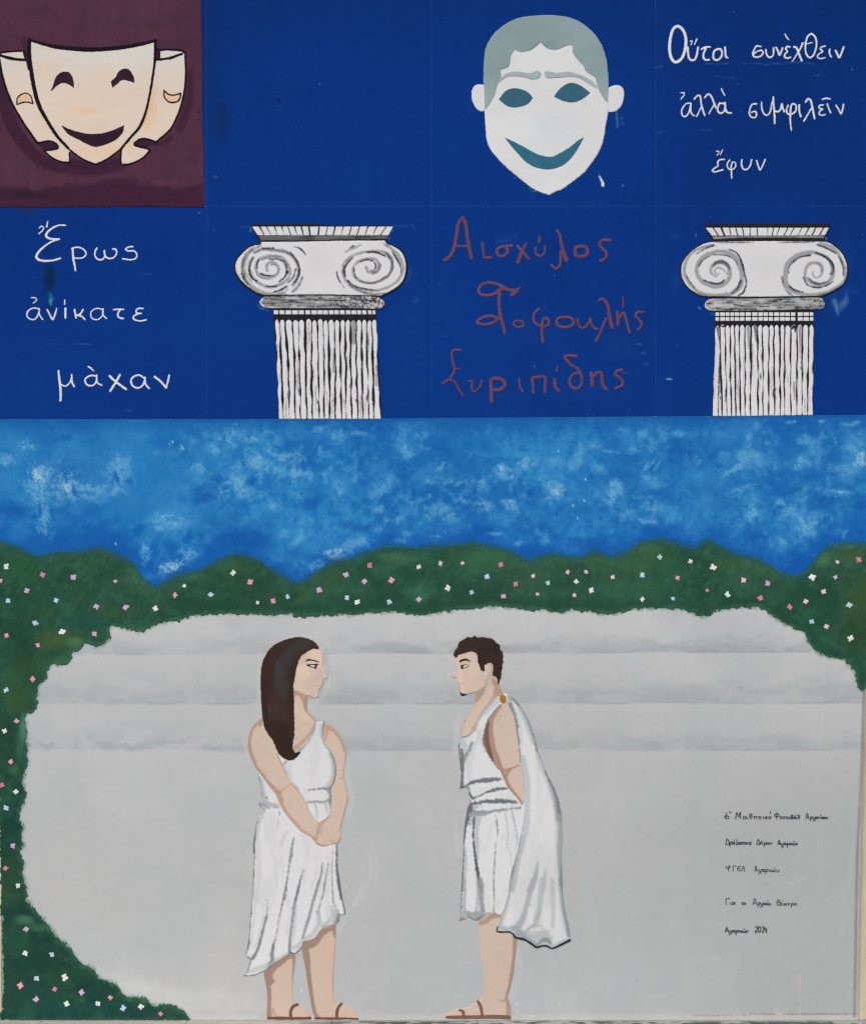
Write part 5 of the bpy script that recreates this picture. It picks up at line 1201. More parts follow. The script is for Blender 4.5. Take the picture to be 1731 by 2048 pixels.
# ================================================================== PAINTED PEOPLE
def soft(p, rd, items, k=1.18):
    for it in items:
        t, w, c, a = it[:4]; sf = it[4] if len(it) > 4 else 2.0; dr = it[5] if len(it) > 5 else 0; rg = it[6] if len(it) > 6 else 1.0
        ww = np.array(w) * rd.s * k if not np.isscalar(w) else w * rd.s * k
        p.stroke(rd(t), ww, c, a, sf, rag=rg, rs=4, dry=dr, seed=(len(t) * 7) % 60)
def detail(p):
    return p
# ---- the woman
w_arms_top = "380,1235! 300,1280 235,1350 190,1450 172,1560 175,1660 212,1770 258,1880 305,1944"
armL = f_poly(rW1("390,1200! 300,1280 235,1350 190,1450 172,1560 175,1660 212,1770 258,1880 305,1944 400,2074 480,2184 545,2264 580,2354 620,2444 690,2544 770,2644 860,2744 960,2804 1020,2834 1050,2884! 1135,2650! 1100,2624 1050,2564 990,2484 950,2384 890,2284 820,2174 740,2094 680,1964 620,1834 570,1714 540,1640! 500,1550 440,1450 400,1380"))
armR = f_poly(rW1("1185,1300! 1280,1355 1370,1445 1432,1550 1472,1680 1482,1780 1465,1850 1447,1994 1465,2114 1495,2224 1506,2314 1482,2404 1450,2514 1420,2644 1396,2724 1406,2764 1400,2864 1370,2914 1300,2929 1220,2949 1150,2954 1090,2929 1055,2884! 1085,2760 1130,2640 1200,2594 1250,2534 1275,2444 1283,2304 1275,2184 1325,2084 1347,1944 1340,1840 1310,1750 1260,1670 1200,1590 1165,1500! 1172,1400"))
head = f_poly(rW1("800,300! 900,200 1060,260 1115,320! 1150,370 1175,430 1174,520 1165,560! 1195,590 1215,640 1238,700 1225,718! 1170,712! 1170,780 1140,840 1108,878 1106,940 1078,975 1030,968 990,945! 958,945! 955,1010 960,1120 1000,1190 1070,1255! 1100,1320 1185,1300 1180,1500 1000,1750 800,1750 600,1650 560,1200 700,500"))
torso = f_poly(rW1("400,1400! 1180,1400! 1250,1900 1230,2500 1300,2900 1200,3800 500,3900! 350,2600 480,2100 360,1800"))
legA = f_poly(rW3("470,900! 385,1230 410,1400 425,1500 425,1650 413,1800 425,1850! 600,1852 1000,1850! 1008,1800 960,1740 880,1680 830,1663 780,1640 765,1560 765,1400 775,1250 800,1100 800,960!"))
legB = f_poly(rW3("890,800! 886,900 892,950 930,1150 960,1350 990,1530 1010,1650 1030,1760 1058,1850! 1300,1852 1628,1850! 1625,1800 1580,1733 1480,1672 1400,1652 1335,1640 1305,1560 1305,1400 1310,1200 1325,1000 1337,800 1337,600! 1000,600!"))
SK = C(208, 187, 171); SD = C(178, 148, 133); SP = C(213, 180, 160)
pw = Paint(486, 1270, 722, 2045, SK)
gg = pw.grid(); X, Y = gg[2], gg[3]
pw.mix(gg[:2], .7 * sstep(1800, 1900, Y), C(201, 181, 164)); pw.mix(gg[:2], .4 * sstep(.5, .7, fbm(X, Y, 30, 640, 3)), C(200, 180, 166))
soft(pw, rW1, [("1040,340 1080,500 1000,600 860,620", 150, C(221, 197, 180), .8, 14), ("1080,620 1060,740 960,860 1040,900", 120, C(201, 181, 170), .7, 14), ("860,700 860,850 950,900", 80, C(212, 192, 176), .8, 10), ("1195,620 1210,700 1180,700", 40, C(206, 190, 182), .9, 5), ("1100,880 1090,950", 40, C(211, 192, 182), .8, 5)])
pw.poly(rW1("775,862! 850,888 960,945 968,1000! 955,1120 1000,1190 1075,1250 1050,1290! 980,1205 920,1120 890,1020 850,945 820,930! 800,960 780,950!"), SD, .95, 2, rag=.6)
soft(pw, rW1, [("955,960 945,1060 960,1130", 24, C(160, 142, 130), .8, 3), ("800,1090 850,1160 940,1230 1020,1290", 60, C(216, 194, 176), .7, 8), ("820,1400 900,1330 1020,1320", 9, C(190, 168, 152), .7, 2), ("810,1500 835,1490 820,1530", 8, C(180, 160, 150), .6, 2),
    ("790,1650 850,1600 930,1520 985,1460", [60, 50, 40, 20], C(188, 158, 140), .95, 3), ("1000,1440 1040,1360 1075,1280", 18, SD, .8, 2)])
# upper-arm and forearm shading of the painter
soft(pw, rW1, [("372,1250 290,1300 232,1380 196,1480 184,1580 203,1690 245,1800 300,1920 370,2010 460,2120 540,2210", [60, 46, 44, 44, 48, 46, 42, 40, 38, 40, 50], SD, .95, 2.4, 0, 2),
    ("330,1340 360,1290 385,1300", 34, SD, .9, 3), ("545,1650 600,1800 660,1930 740,2080", [10, 22, 22, 14], C(182, 150, 136), .85, 2.2), ("745,2100 850,2210 930,2340 985,2450 1005,2500", [20, 24, 22, 20, 8], C(170, 142, 128), .9, 2.2),
    ("530,2210 600,2230 640,2190 735,2130 745,2090", [60, 50, 20, 14, 8], C(190, 160, 142), .85, 4), ("560,2230 610,2320 625,2400", [60, 50, 24], C(180, 146, 132), .8, 5), ("570,2300 650,2440 720,2550 800,2640 900,2740 1020,2820", [26, 34, 34, 40, 40, 30], C(186, 156, 140), .92, 3, 0, 2),
    ("640,2480 740,2600 860,2700 970,2780", 16, C(196, 170, 156), .7, 5), ("1040,2840 1070,2900 1150,2945 1240,2935 1330,2915 1385,2890 1400,2830", [30, 34, 26, 22, 18, 26, 20], C(176, 144, 128), .92, 2.4, 0, 1.4),
    ("1080,2860 1085,2790 1115,2720 1135,2650", [30, 22, 18, 18], C(182, 154, 138), .85, 4), ("1245,2560 1180,2610 1140,2660 1120,2720 1140,2780", [20, 36, 60, 70, 40], C(186, 164, 148), .7, 6), ("1260,2870 1290,2860 1300,2890", 14, C(180, 150, 134), .8, 2), ("1200,2820 1330,2700 1370,2780", 90, C(212, 184, 168), .5, 12), ("1310,2880 1322,2905", 8, C(180, 150, 134), .8, 1.5),
    ("1190,1325 1280,1375 1350,1440 1410,1540 1450,1650 1470,1760", [70, 66, 50, 40, 34, 26], C(190, 154, 138), .95, 2.6, 0, 1.6), ("1195,1330 1215,1420 1195,1530", [60, 50, 30], C(190, 158, 142), .9, 3), ("1470,1750 1460,1850 1440,1990", [18, 12, 10], C(190, 155, 140), .85, 2), ("1375,2045 1440,2035 1450,2010", [7, 14, 10], C(186, 150, 136), .9, 2),
    ("1455,2090 1475,2200 1498,2310 1480,2400 1450,2510 1415,2650 1395,2740", [10, 12, 14, 16, 14, 12, 12], C(188, 154, 142), .9, 2), ("1440,2150 1460,2300 1400,2450 1340,2600", 60, C(216, 182, 168), .55, 8), ("1450,1700 1440,1900", 34, C(216, 182, 166), .5, 5), ("1300,1480 1400,1700 1390,1900", 60, C(212, 188, 170), .5, 8)])
LS = C(158, 131, 117)
soft(pw, rW3, [("395,1230 432,1400 455,1550 452,1700 450,1790 470,1850", [80, 70, 50, 48, 60, 60], LS, .95, 2.4), ("440,1240 520,1150 600,1100 700,1030 790,1000", [110, 90, 70, 60, 40], LS, .95, 3), ("430,1260 470,1350", 90, LS, .95, 3), ("775,1020 790,1130 770,1250 768,1400", [60, 44, 26, 10], C(166, 138, 124), .9, 3), ("500,1720 530,1800 590,1840", [30, 24, 20], C(176, 148, 132), .85, 4),
    ("745,1200 738,1400 745,1580", 34, SP, .7, 8), ("920,880 950,1050 975,1250 1000,1450 1030,1640 1060,1770 1110,1850", [90, 80, 60, 56, 46, 44, 50], LS, .95, 2.4), ("900,870 1030,850 1110,770 1180,690 1300,640", [80, 90, 70, 70, 50], LS, .95, 3), ("960,850 1000,880", 60, LS, .95, 3), ("1320,630 1325,760", [50, 16], LS, .9, 3),
    ("1270,780 1255,1000 1245,1300 1262,1550", [60, 110, 110, 80], SP, .8, 6), ("1120,900 1080,1100 1080,1400 1120,1700", 60, C(204, 185, 166), .6, 8), ("1190,1720 1400,1740 1560,1800", 60, SP, .6, 8), ("1310,1150 1305,1500", 6, C(170, 150, 140), .7, 2), ("860,1700 930,1750 985,1790", 6, C(188, 160, 148), .7, 2)])
rFw = frame(580, 1300, .05777)
ln = C(164, 146, 140)
for t, w, a in (("1080,120 1140,220 1155,300 1150,380", 14, .8), ("1135,440 1140,530", 22, .8), ("1165,600 1240,750 1300,930 1300,985 1265,1020 1160,990 1090,980", 14, .8), ("1150,1030 1130,1180 1085,1290", 16, .8), ("1085,1310 1000,1400 980,1480 990,1560", 18, .7),
                ("980,1620 900,1680 830,1690 740,1620 600,1580", 16, .7), ("820,1225 900,1250 960,1245", 12, .5), ("1020,1230 1080,1205", 12, .5), ("1080,700 1000,850 900,980 830,1080", 60, .18)):
    pw.stroke(rFw(t), w * .05777 * 1.35, ln, a, 1.2 if w < 30 else 5)
pw.blob(rFw.x0 + 880 * rFw.s, rFw.y0 + 430 * rFw.s, 4, 3, C(190, 165, 156), .9, rag=.1)
pw.grain(.008)
tW = thing("person", "painted dark long-haired woman in a white one-shoulder dress, hands clasped, facing right", "painted person", 610, 2038)
bodyf = f_union(head, armL, armR, torso, legA, legB)
sheet("body", f_rag(bodyf, .4, 4, 3), 1.4, pw, 4, tW, MATTE)
pd = Paint(480, 1430, 700, 1960, C(218, 218, 220))
gg = pd.grid(); pd.mix(gg[:2], .6 * sstep(.48, .7, fbm(gg[2], gg[3], (16, 60), 651, 3)), C(205, 206, 208)); pd.mix(gg[:2], .4 * sstep(.5, .7, fbm(gg[2], gg[3], (30, 40), 655, 3)), C(218, 218, 219))
GA, GB, GC_ = C(124, 130, 134), C(104, 111, 116), C(176, 180, 182)
soft(pd, rW1, [("1070,1290 1100,1265 1160,1265 1192,1300", 18, C(140, 146, 150), .9, 2, 0, 1.4), ("1055,1300 1035,1400 990,1490 930,1590 850,1660 790,1700", [30, 50, 50, 50, 50, 30], GC_, .8, 5, 0, 2), ("1055,1310 1040,1390 1000,1470 960,1530 900,1620 830,1680", [22, 22, 24, 30, 24, 16], GA, .9, 2.4, .2, 2),
    ("1185,1300 1172,1420 1180,1530 1240,1630 1290,1720 1330,1830 1345,1930 1340,2030 1310,2110 1270,2180", [24, 28, 24, 26, 36, 44, 50, 50, 44, 30], GA, .95, 3, 0, 2), ("1150,1330 1140,1430 1165,1540 1210,1640", 22, GC_, .7, 5), ("1270,1720 1310,1850 1310,1960 1290,2060 1240,2150", 50, C(170, 174, 177), .6, 8),
    ("980,2198 1060,2190 1160,2178 1250,2180 1280,2200", [10, 20, 22, 34, 34], C(128, 134, 138), .85, 3, .2, 2), ("1230,2200 1270,2250 1275,2320 1255,2360", [20, 40, 44, 30], C(132, 137, 140), .85, 4), ("960,2365 1050,2352 1150,2358 1230,2340 1275,2320", [12, 28, 24, 30, 26], C(140, 146, 149), .85, 3, .15, 2), ("1000,2280 1100,2290 1180,2260", 60, C(220, 220, 220), .8, 8),
    ("1060,2370 1080,2450 1095,2580", [24, 18, 8], GC_, .9, 2.4), ("1195,2370 1215,2450 1228,2540", [22, 18, 8], GC_, .9, 2.4), ("1265,2350 1265,2440", 14, GA, .8, 2, .3), ("650,1850 690,1810", [24, 16], C(140, 146, 150), .9, 3), ("660,1860 700,1960 760,2080 850,2190", [20, 22, 18, 16], C(180, 184, 187), .7, 4),
    ("750,1780 720,1900 760,2000", 30, C(196, 198, 201), .6, 7), ("900,1760 960,1900 900,2080", 14, C(202, 203, 205), .6, 7), ("310,1960 325,2080 345,2200 350,2330 325,2390 380,2445", [12, 14, 16, 16, 24, 10], GA, .9, 2, .25, 2), ("345,2060 370,2200 385,2320 420,2380 560,2410", [24, 34, 50, 60, 40], C(168, 173, 178), .85, 5), ("330,2360 380,2400 460,2440", [40, 46, 20], C(150, 155, 160), .8, 4), ("415,2290 430,2310", 10, C(70, 76, 80), .9, 1.5), ("470,2425 540,2430 600,2420", [10, 14, 8], GA, .85, 2, .4, 2), ("440,2400 600,2440", 20, C(185, 188, 192), .6, 4),
    ("395,2445 330,2520 300,2600 272,2710 255,2850 243,2960 258,3080", [10, 14, 16, 20, 34, 34, 14], GB, .9, 2.4, .15, 1.6), ("400,2460 350,2560 310,2680 290,2820", [20, 30, 30, 20], C(178, 183, 186), .75, 4), ("257,3080 248,3250 243,3400 232,3520 215,3700", [10, 12, 14, 13, 12], GB, .9, 1.8, .15, 1.4), ("310,2700 300,3000 320,3300 290,3660", 30, C(196, 198, 201), .6, 6), ("340,2900 345,3300", 20, C(200, 202, 204), .6, 5),
    ("595,2480 590,2530", 12, GA, .8, 2, .2), ("580,2560 572,2700", 6, C(170, 174, 178), .7, 2, .3), ("690,2760 640,2850 610,2930", 40, C(192, 195, 198), .6, 8), ("780,2840 755,2960 745,3070 720,3200 700,3350 680,3560 655,3660", [14, 22, 40, 18, 16, 16, 18], C(132, 138, 142), .85, 2.6, .1, 1.6), ("530,3100 540,3300 560,3500", 22, C(198, 200, 203), .6, 6),
    ("910,3270 870,3400 840,3540 800,3660", [8, 14, 24, 18], C(128, 134, 138), .88, 2.2, .1, 1.6), ("930,3250 900,3400", 22, C(196, 198, 201), .6, 5), ("1160,3160 1150,3290 1110,3450 1070,3600 1050,3660", [10, 24, 24, 22, 16], C(136, 142, 145), .88, 2.4, .1), ("1240,3180 1215,3330 1195,3450 1170,3600 1150,3660", [18, 16, 14, 14, 14], C(132, 138, 143), .85, 2, .3, 1.6), ("1300,3010 1290,3200 1290,3400 1305,3660", [8, 12, 14, 10], C(146, 152, 156), .8, 2, .35, 1.4),
    ("1080,3300 1020,3500", 24, C(200, 202, 204), .6, 5), ("1355,2935 1352,3060 1350,3180 1370,3330 1390,3480 1420,3660", [14, 22, 22, 34, 44, 22], GB, .95, 2, .05, 1.6)])
soft(pd, rW3, [("240,0 228,150 215,400 200,560 190,740 180,850", [14, 14, 18, 16, 14, 24], GB, .9, 1.8, .2, 1.6), ("185,830 160,930 140,1000 195,1045", [34, 30, 16, 20], GA, .9, 2.4, .1, 1.6), ("250,100 260,400 230,700 210,880", 24, C(196, 198, 201), .6, 5), ("410,265 432,290 430,400 415,500", [6, 6, 8, 24], C(130, 136, 140), .8, 2, .3, 1.4), ("415,510 385,620 340,790 310,900 260,1010 215,1060", [24, 26, 30, 30, 36, 30], GA, .95, 2.4, .1, 1.6), ("380,500 330,700 260,900", 18, C(184, 188, 191), .6, 5),
    ("690,0 640,260 590,500 555,690 520,830 500,960", [16, 18, 12, 10, 18, 26], C(116, 123, 127), .9, 2, .15, 1.4), ("505,860 490,1000 495,1090 440,1150", [26, 40, 50, 60], C(120, 127, 131), .85, 3, .1, 2), ("600,450 570,700 540,850", 26, C(194, 197, 200), .6, 6), ("870,0 820,200 785,370 765,550 740,700 730,850 725,960", [18, 22, 34, 30, 28, 26, 34], C(110, 117, 122), .88, 2.4, .1, 1.6), ("800,350 790,500 760,800", 50, C(188, 191, 194), .55, 6),
    ("1120,0 1060,200 1010,400 965,560 920,700 900,780", [26, 26, 28, 36, 30, 24], C(142, 148, 151), .88, 2.4, .1), ("1200,0 1170,200 1130,330 1105,440", [14, 18, 16, 24], C(138, 144, 148), .85, 2, .3, 1.6), ("1100,430 1125,520 1130,590", [44, 36, 20], C(170, 174, 177), .85, 4), ("1110,500 1100,620 1020,740 940,780", [40, 50, 50, 40], C(186, 189, 190), .8, 5), ("1295,0 1300,200 1310,300 1340,360", [8, 12, 14, 12], C(150, 156, 160), .8, 2, .3, 1.6), ("1290,350 1290,480 1230,570 1160,600", [20, 34, 40, 30], C(182, 186, 188), .85, 4), ("1350,420 1340,520 1300,600", [60, 60, 40], C(168, 173, 175), .85, 5),
    ("1380,460 1370,520 1340,590 1320,610", [24, 34, 24, 14], C(120, 126, 130), .9, 2.4, .1, 2), ("1375,0 1395,120 1425,260 1450,360 1465,460", [44, 36, 20, 16, 14], GB, .95, 1.8, .05, 1.4), ("1465,460 1420,460 1390,470", 10, GA, .85, 1.6, .2), ("180,1230 320,1180 430,1140", [40, 60, 50], C(188, 191, 193), .85, 6), ("200,1060 185,1150 150,1240 112,1278", [40, 24, 20, 14], GA, .92, 2.2, .05, 1.6), ("112,1278 240,1272 330,1240 420,1195", [16, 14, 14, 16], GA, .92, 2, .05, 1.4),
    ("500,1120 600,1060 700,990", [50, 60, 40], C(176, 180, 182), .8, 5), ("430,1190 500,1140 620,1070 720,1000", [22, 20, 14, 12], C(112, 120, 124), .85, 2.4, .25, 2), ("735,975 790,985 830,970 885,905", [30, 16, 24, 14], C(100, 108, 112), .92, 2.2, .05, 1.6), ("760,900 830,890 890,820", [50, 60, 40], C(184, 187, 190), .8, 5), ("910,825 960,815 1040,790", [16, 10, 10], C(120, 127, 131), .9, 2), ("150,990 200,1000", 30, C(200, 202, 204), .6, 4), ("1150,620 1250,612 1320,605", 12, C(150, 150, 148), .7, 3)])
pd.grain(.01)
dress = f_poly(rW1("600,1690! 690,1830 750,1790 800,1700! 860,1655 945,1580 1000,1480 1040,1390 1058,1295! 1090,1263 1155,1260 1192,1295! 1176,1400 1170,1500 1205,1590 1265,1670 1320,1780 1350,1940 1340,2050 1277,2180! 1290,2260 1275,2360! 1272,2480 1240,2560! 1330,2900! 1358,2935 1370,3060 1368,3220 1395,3420 1432,3660"
                  " 1442,3695 1472,3812 1462,3862! 1392,3860! 1386,3932 1322,4000! 1180,4017 1130,4077 1050,4182 960,4212 900,4232! 885,4297 822,4370 790,4380 720,4384 620,4452 500,4524 450,4580 330,4637 240,4668 108,4676! 160,4602 190,4502 208,4452! 170,4434 128,4398! 165,4242 188,4092 200,3892 220,3692 238,3402 240,3364 250,3114 238,2964 262,2764 300,2594 382,2452! 318,2396! 312,2350! 350,2364 345,2224 320,2064 300,1930!"))
sheet("dress", f_rag(f_minus(dress, armL, armR), .5, 4, 8), 1.3, pd, 5, tW, THICK)
ph = Paint(516, 1268, 645, 1525, C(55, 42, 38))
soft(ph, rW1, [("900,190 700,210 550,330 450,500 390,700", 70, C(64, 43, 34), .8, 10), ("1100,300 960,330 850,420 800,520", 60, C(66, 42, 34), .8, 7), ("950,240 780,330 640,500 600,700 620,900", 140, C(60, 58, 57), .85, 16), ("560,1000 600,1200 640,1350", 200, C(66, 48, 48), .7, 20), ("600,1400 650,1600 740,1720", 200, C(50, 36, 30), .8, 16), ("400,800 380,1000 400,1250", 60, C(54, 38, 34), .7, 10), ("560,500 580,650", 60, C(72, 72, 70), .4, 12), ("690,760 705,830", 14, C(84, 76, 74), .5, 4), ("450,1080 460,1150", 30, C(84, 74, 70), .5, 6), ("740,600 760,900", 50, C(56, 44, 44), .7, 8)])
ph.grain(.012)
sheet("hair", f_rag(f_poly(rW1("1117,326! 1040,318 980,345 920,380 870,430 840,500 810,620 790,720 778,800 780,900 782,1000 785,1150 787,1280 790,1400 780,1520 765,1610 772,1665 800,1702! 870,1688! 840,1750 790,1790 730,1803 660,1780 600,1740 560,1680 530,1600 490,1520 430,1440 390,1360 370,1260 355,1120 345,950 340,800 345,620 370,480 440,350 540,255 650,200 780,168 900,165 1000,190 1070,235 1100,280")), 1.2, 3.4, 5), 1.0, ph, 6, tW, THICK)
sheet("eyebrow", f_poly(rFw("495,425! 560,350 620,300 760,330 880,355 1010,415! 1005,435! 860,395 760,375 650,372 560,390")), .6, C(74, 42, 36), 5, tW)
e = sheet("eye", f_poly(rFw("562,520! 610,488 780,488 990,482! 985,500 930,545 905,600 918,662! 850,640 760,605 650,572 590,548")), .6, C(38, 38, 40), 5, tW)
sheet("eye_white", f_poly(rFw("662,535! 740,526 850,545 862,575 830,602 780,575 700,553")), .5, C(224, 226, 228), 5.6, e)
BRN = C(110, 76, 62)
for a, b in ((("435,1840 600,1840 800,1842 1000,1840", [22, 34, 28, 30]), ("830,1660 780,1680 745,1730 737,1800 757,1850", [34, 40, 38, 40, 34])), (("1068,1842 1300,1845 1500,1845 1632,1850", [22, 28, 20, 16]), ("1415,1650 1380,1690 1355,1760 1355,1840", [30, 36, 38, 38]))):
    s_ = sheet("sandal", f_rag(f_stroke(rW3(a[0]), np.array(a[1]) * .17), .4, 4, 3), .9, BRN, 5, tW, THICK)
    sheet("strap", f_rag(f_stroke(rW3(b[0]), np.array(b[1]) * .16), .3, 4, 3), .9, C(118, 82, 68), 5.5, s_, THICK)

# ---- the man
tM = thing("person", "painted short-haired man with goatee in white tunic and cape, facing left", "painted person", 955, 2038)
hd = f_poly(rM1("190,400! 183,440 182,480 202,540 190,565 165,595 138,635 150,650 206,656! 205,710 236,748 245,800 250,840 290,872! 340,858 418,832! 430,900 420,990 370,1060 310,1160 268,1260 250,1400! 500,1500 750,1300 830,960 790,860 760,820 735,750! 715,650 650,450 500,300 300,300"))
arm = f_poly(rM1("745,985! 690,1040 600,1170 560,1290 540,1400 548,1500 590,1600 650,1690 730,1790 790,1920 830,2005 940,2135 1015,2240! 1035,2160 1028,1945 1015,1785 985,1695 978,1600 962,1450 942,1300 912,1150 872,1050 822,955!"))
lg = f_poly(rM3("470,380! 470,500 482,600 490,800 500,950 530,1100 545,1250 540,1400 490,1480 420,1530 330,1580 200,1600 110,1632 75,1670 68,1700! 300,1704 868,1700! 875,1600 852,1500 832,1440 870,1300 902,1150 925,950 942,800 945,640! 900,400"))
trs = f_poly(rM1("260,1500! 700,1000! 950,1500 1000,2200 950,3400 560,3600! 480,3400 420,2400"))
pm = Paint(886, 1300, 1052, 2045, C(207, 188, 173))
gg = pm.grid(); pm.mix(gg[:2], .7 * sstep(1800, 1900, gg[3]), C(200, 180, 163)); pm.mix(gg[:2], .4 * sstep(.5, .7, fbm(gg[2], gg[3], 30, 660, 3)), C(199, 179, 166))
soft(pm, rM1, [("240,430 230,560 260,720 270,800", 70, C(222, 194, 178), .8, 7), ("360,380 420,480 430,600", 80, C(212, 192, 178), .8, 8), ("200,560 170,630", 50, C(203, 188, 182), .9, 5), ("360,640 380,760", 90, C(214, 190, 176), .7, 10), ("610,480 640,520 640,590", [20, 28, 14], C(194, 160, 146), .85, 4), ("560,500 560,600", 30, C(214, 196, 182), .8, 4), ("650,560 600,640 570,720 590,750", [26, 40, 44, 20], C(182, 168, 150), .75, 5)])
pm.poly(rM1("418,832! 500,790 578,733! 548,830 480,930 425,985! 432,900"), C(172, 148, 134), .95, 2.4, rag=.5)
pm.poly(rM1("638,640! 700,690 742,780 785,835 770,900! 700,875 648,850 655,790 635,720!"), C(178, 148, 134), .95, 2.4, rag=.5)
soft(pm, rM1, [("640,760 620,860 560,960 480,1060 420,1180", 50, C(212, 190, 174), .7, 7), ("680,880 600,980 540,1060 490,1130 450,1230 390,1300", [40, 30, 26, 24, 34, 20], C(184, 156, 138), .85, 3), ("370,1070 310,1170 272,1260 262,1360", [10, 12, 14, 16], C(186, 156, 140), .85, 2), ("300,1190 310,1195", 8, C(120, 100, 90), .8, 1.4), ("425,980 375,1060", 10, C(178, 150, 136), .7, 2)])
soft(pm, rM1, [("740,1000 690,1060 620,1180 600,1320 620,1500 680,1650 740,1790 790,1900 830,2000 900,2090 970,2180 1020,2230", [40, 50, 70, 90, 100, 90, 70, 70, 70, 66, 60, 40], C(170, 140, 126), .96, 2.2), ("595,1200 568,1340 580,1480 630,1630 650,1680", [20, 50, 56, 40, 16], C(124, 92, 78), .95, 2.2),
    ("770,1800 850,1785 910,1762 970,1735", [30, 18, 16, 20], C(168, 136, 122), .92, 1.8), ("860,1790 830,1830 820,1880", [34, 30, 20], C(166, 134, 120), .92, 2), ("900,1000 940,1200 960,1500", 10, C(190, 160, 146), .6, 2.5), ("760,1060 700,1200", 10, C(192, 166, 152), .6, 2.4), ("780,1800 780,1780", 10, C(170, 140, 126), .8, 2)])
soft(pm, rM3, [("920,700 917,900 895,1080 865,1260 835,1400 800,1490", [46, 44, 40, 38, 34, 20], C(168, 140, 126), .95, 2.2), ("835,1480 845,1580 845,1690", [40, 56, 60], C(172, 144, 130), .95, 2.4), ("725,1480 790,1497", [8, 20], C(172, 142, 128), .9, 2), ("480,540 570,510 620,460 700,440 740,450", [40, 50, 56, 56, 40], C(174, 146, 130), .95, 2.4), ("520,700 560,1000 590,1300", 60, C(204, 182, 162), .6, 9), ("820,800 830,1000 790,1250", 60, C(206, 180, 162), .6, 9), ("110,1660 300,1620 500,1600", 50, C(210, 184, 168), .6, 8)])
rFm = frame(890, 1300, .05777)
for t, w, a in (("340,300 318,400 370,600 290,720 232,850 228,930 380,960", 14, .4), ("385,1060 400,1150 450,1185", 20, .6), ("450,1200 480,1280 530,1340 500,1420", 16, .6), ("430,1165 500,1160 600,1162 720,1150", 14, .5), ("780,1530 900,1500 1000,1450", 14, .4), ("1500,1710 1640,1600 1700,1560", 30, .3)):
    pm.stroke(rFm(t), w * .05777 * 1.3, C(160, 142, 134), a, 1.2)
pm.blob(rFm.x0 + 545 * rFm.s, rFm.y0 + 470 * rFm.s, 2.6, 3, C(178, 160, 156), .9, rag=.1)
pm.blob(rFm.x0 + 210 * rFm.s, rFm.y0 + 890 * rFm.s, 1.3, 2, C(96, 92, 96), .9, rag=.1)
pm.grain(.008)
sheet("body", f_rag(f_union(hd, arm, lg, trs), .4, 4, 3), 1.4, pm, 4, tM, MATTE)
pt_ = Paint(905, 1380, 1055, 1850, C(218, 219, 220))
gg = pt_.grid(); pt_.mix(gg[:2], .5 * sstep(.5, .7, fbm(gg[2], gg[3], (20, 40), 671, 3)), C(204, 206, 208))
soft(pt_, rM1, [("255,1390 350,1360 420,1290 470,1170 540,1060 640,960 710,900", [16, 24, 34, 34, 30, 28, 20], C(172, 176, 180), .85, 4, 0, 2), ("252,1388 300,1378 350,1358 430,1290", [16, 22, 18, 10], C(112, 114, 118), .9, 2), ("480,1140 560,1050 650,950", 12, C(150, 154, 158), .7, 2, .35, 2), ("560,1100 640,1020 740,930", 30, C(190, 194, 198), .7, 5), ("235,1400 228,1500 238,1600 250,1700 262,1790", [30, 30, 26, 28, 32], C(122, 126, 130), .9, 2.2, .05, 2),
    ("260,1430 300,1500 290,1600", 70, C(184, 190, 194), .8, 7), ("400,1450 360,1540 310,1640 280,1710", [30, 34, 34, 30], C(132, 136, 140), .85, 2.6, .3, 3), ("420,1250 480,1350 430,1480 360,1600 300,1720", 26, C(190, 194, 198), .6, 6), ("340,1700 350,1900", 30, C(196, 198, 202), .6, 6),
    ("740,1000 650,1100 585,1210 552,1330 535,1420 550,1500 600,1600 660,1690 740,1780", [14, 16, 22, 26, 26, 22, 20, 24, 24], C(116, 120, 122), .92, 2.2, .15, 2), ("500,1300 500,1450 560,1560", 30, C(198, 200, 204), .6, 6), ("262,1545 275,1700 270,1880 268,1990", [26, 34, 36, 40], C(112, 117, 121), .95, 2, .05, 1.6)])
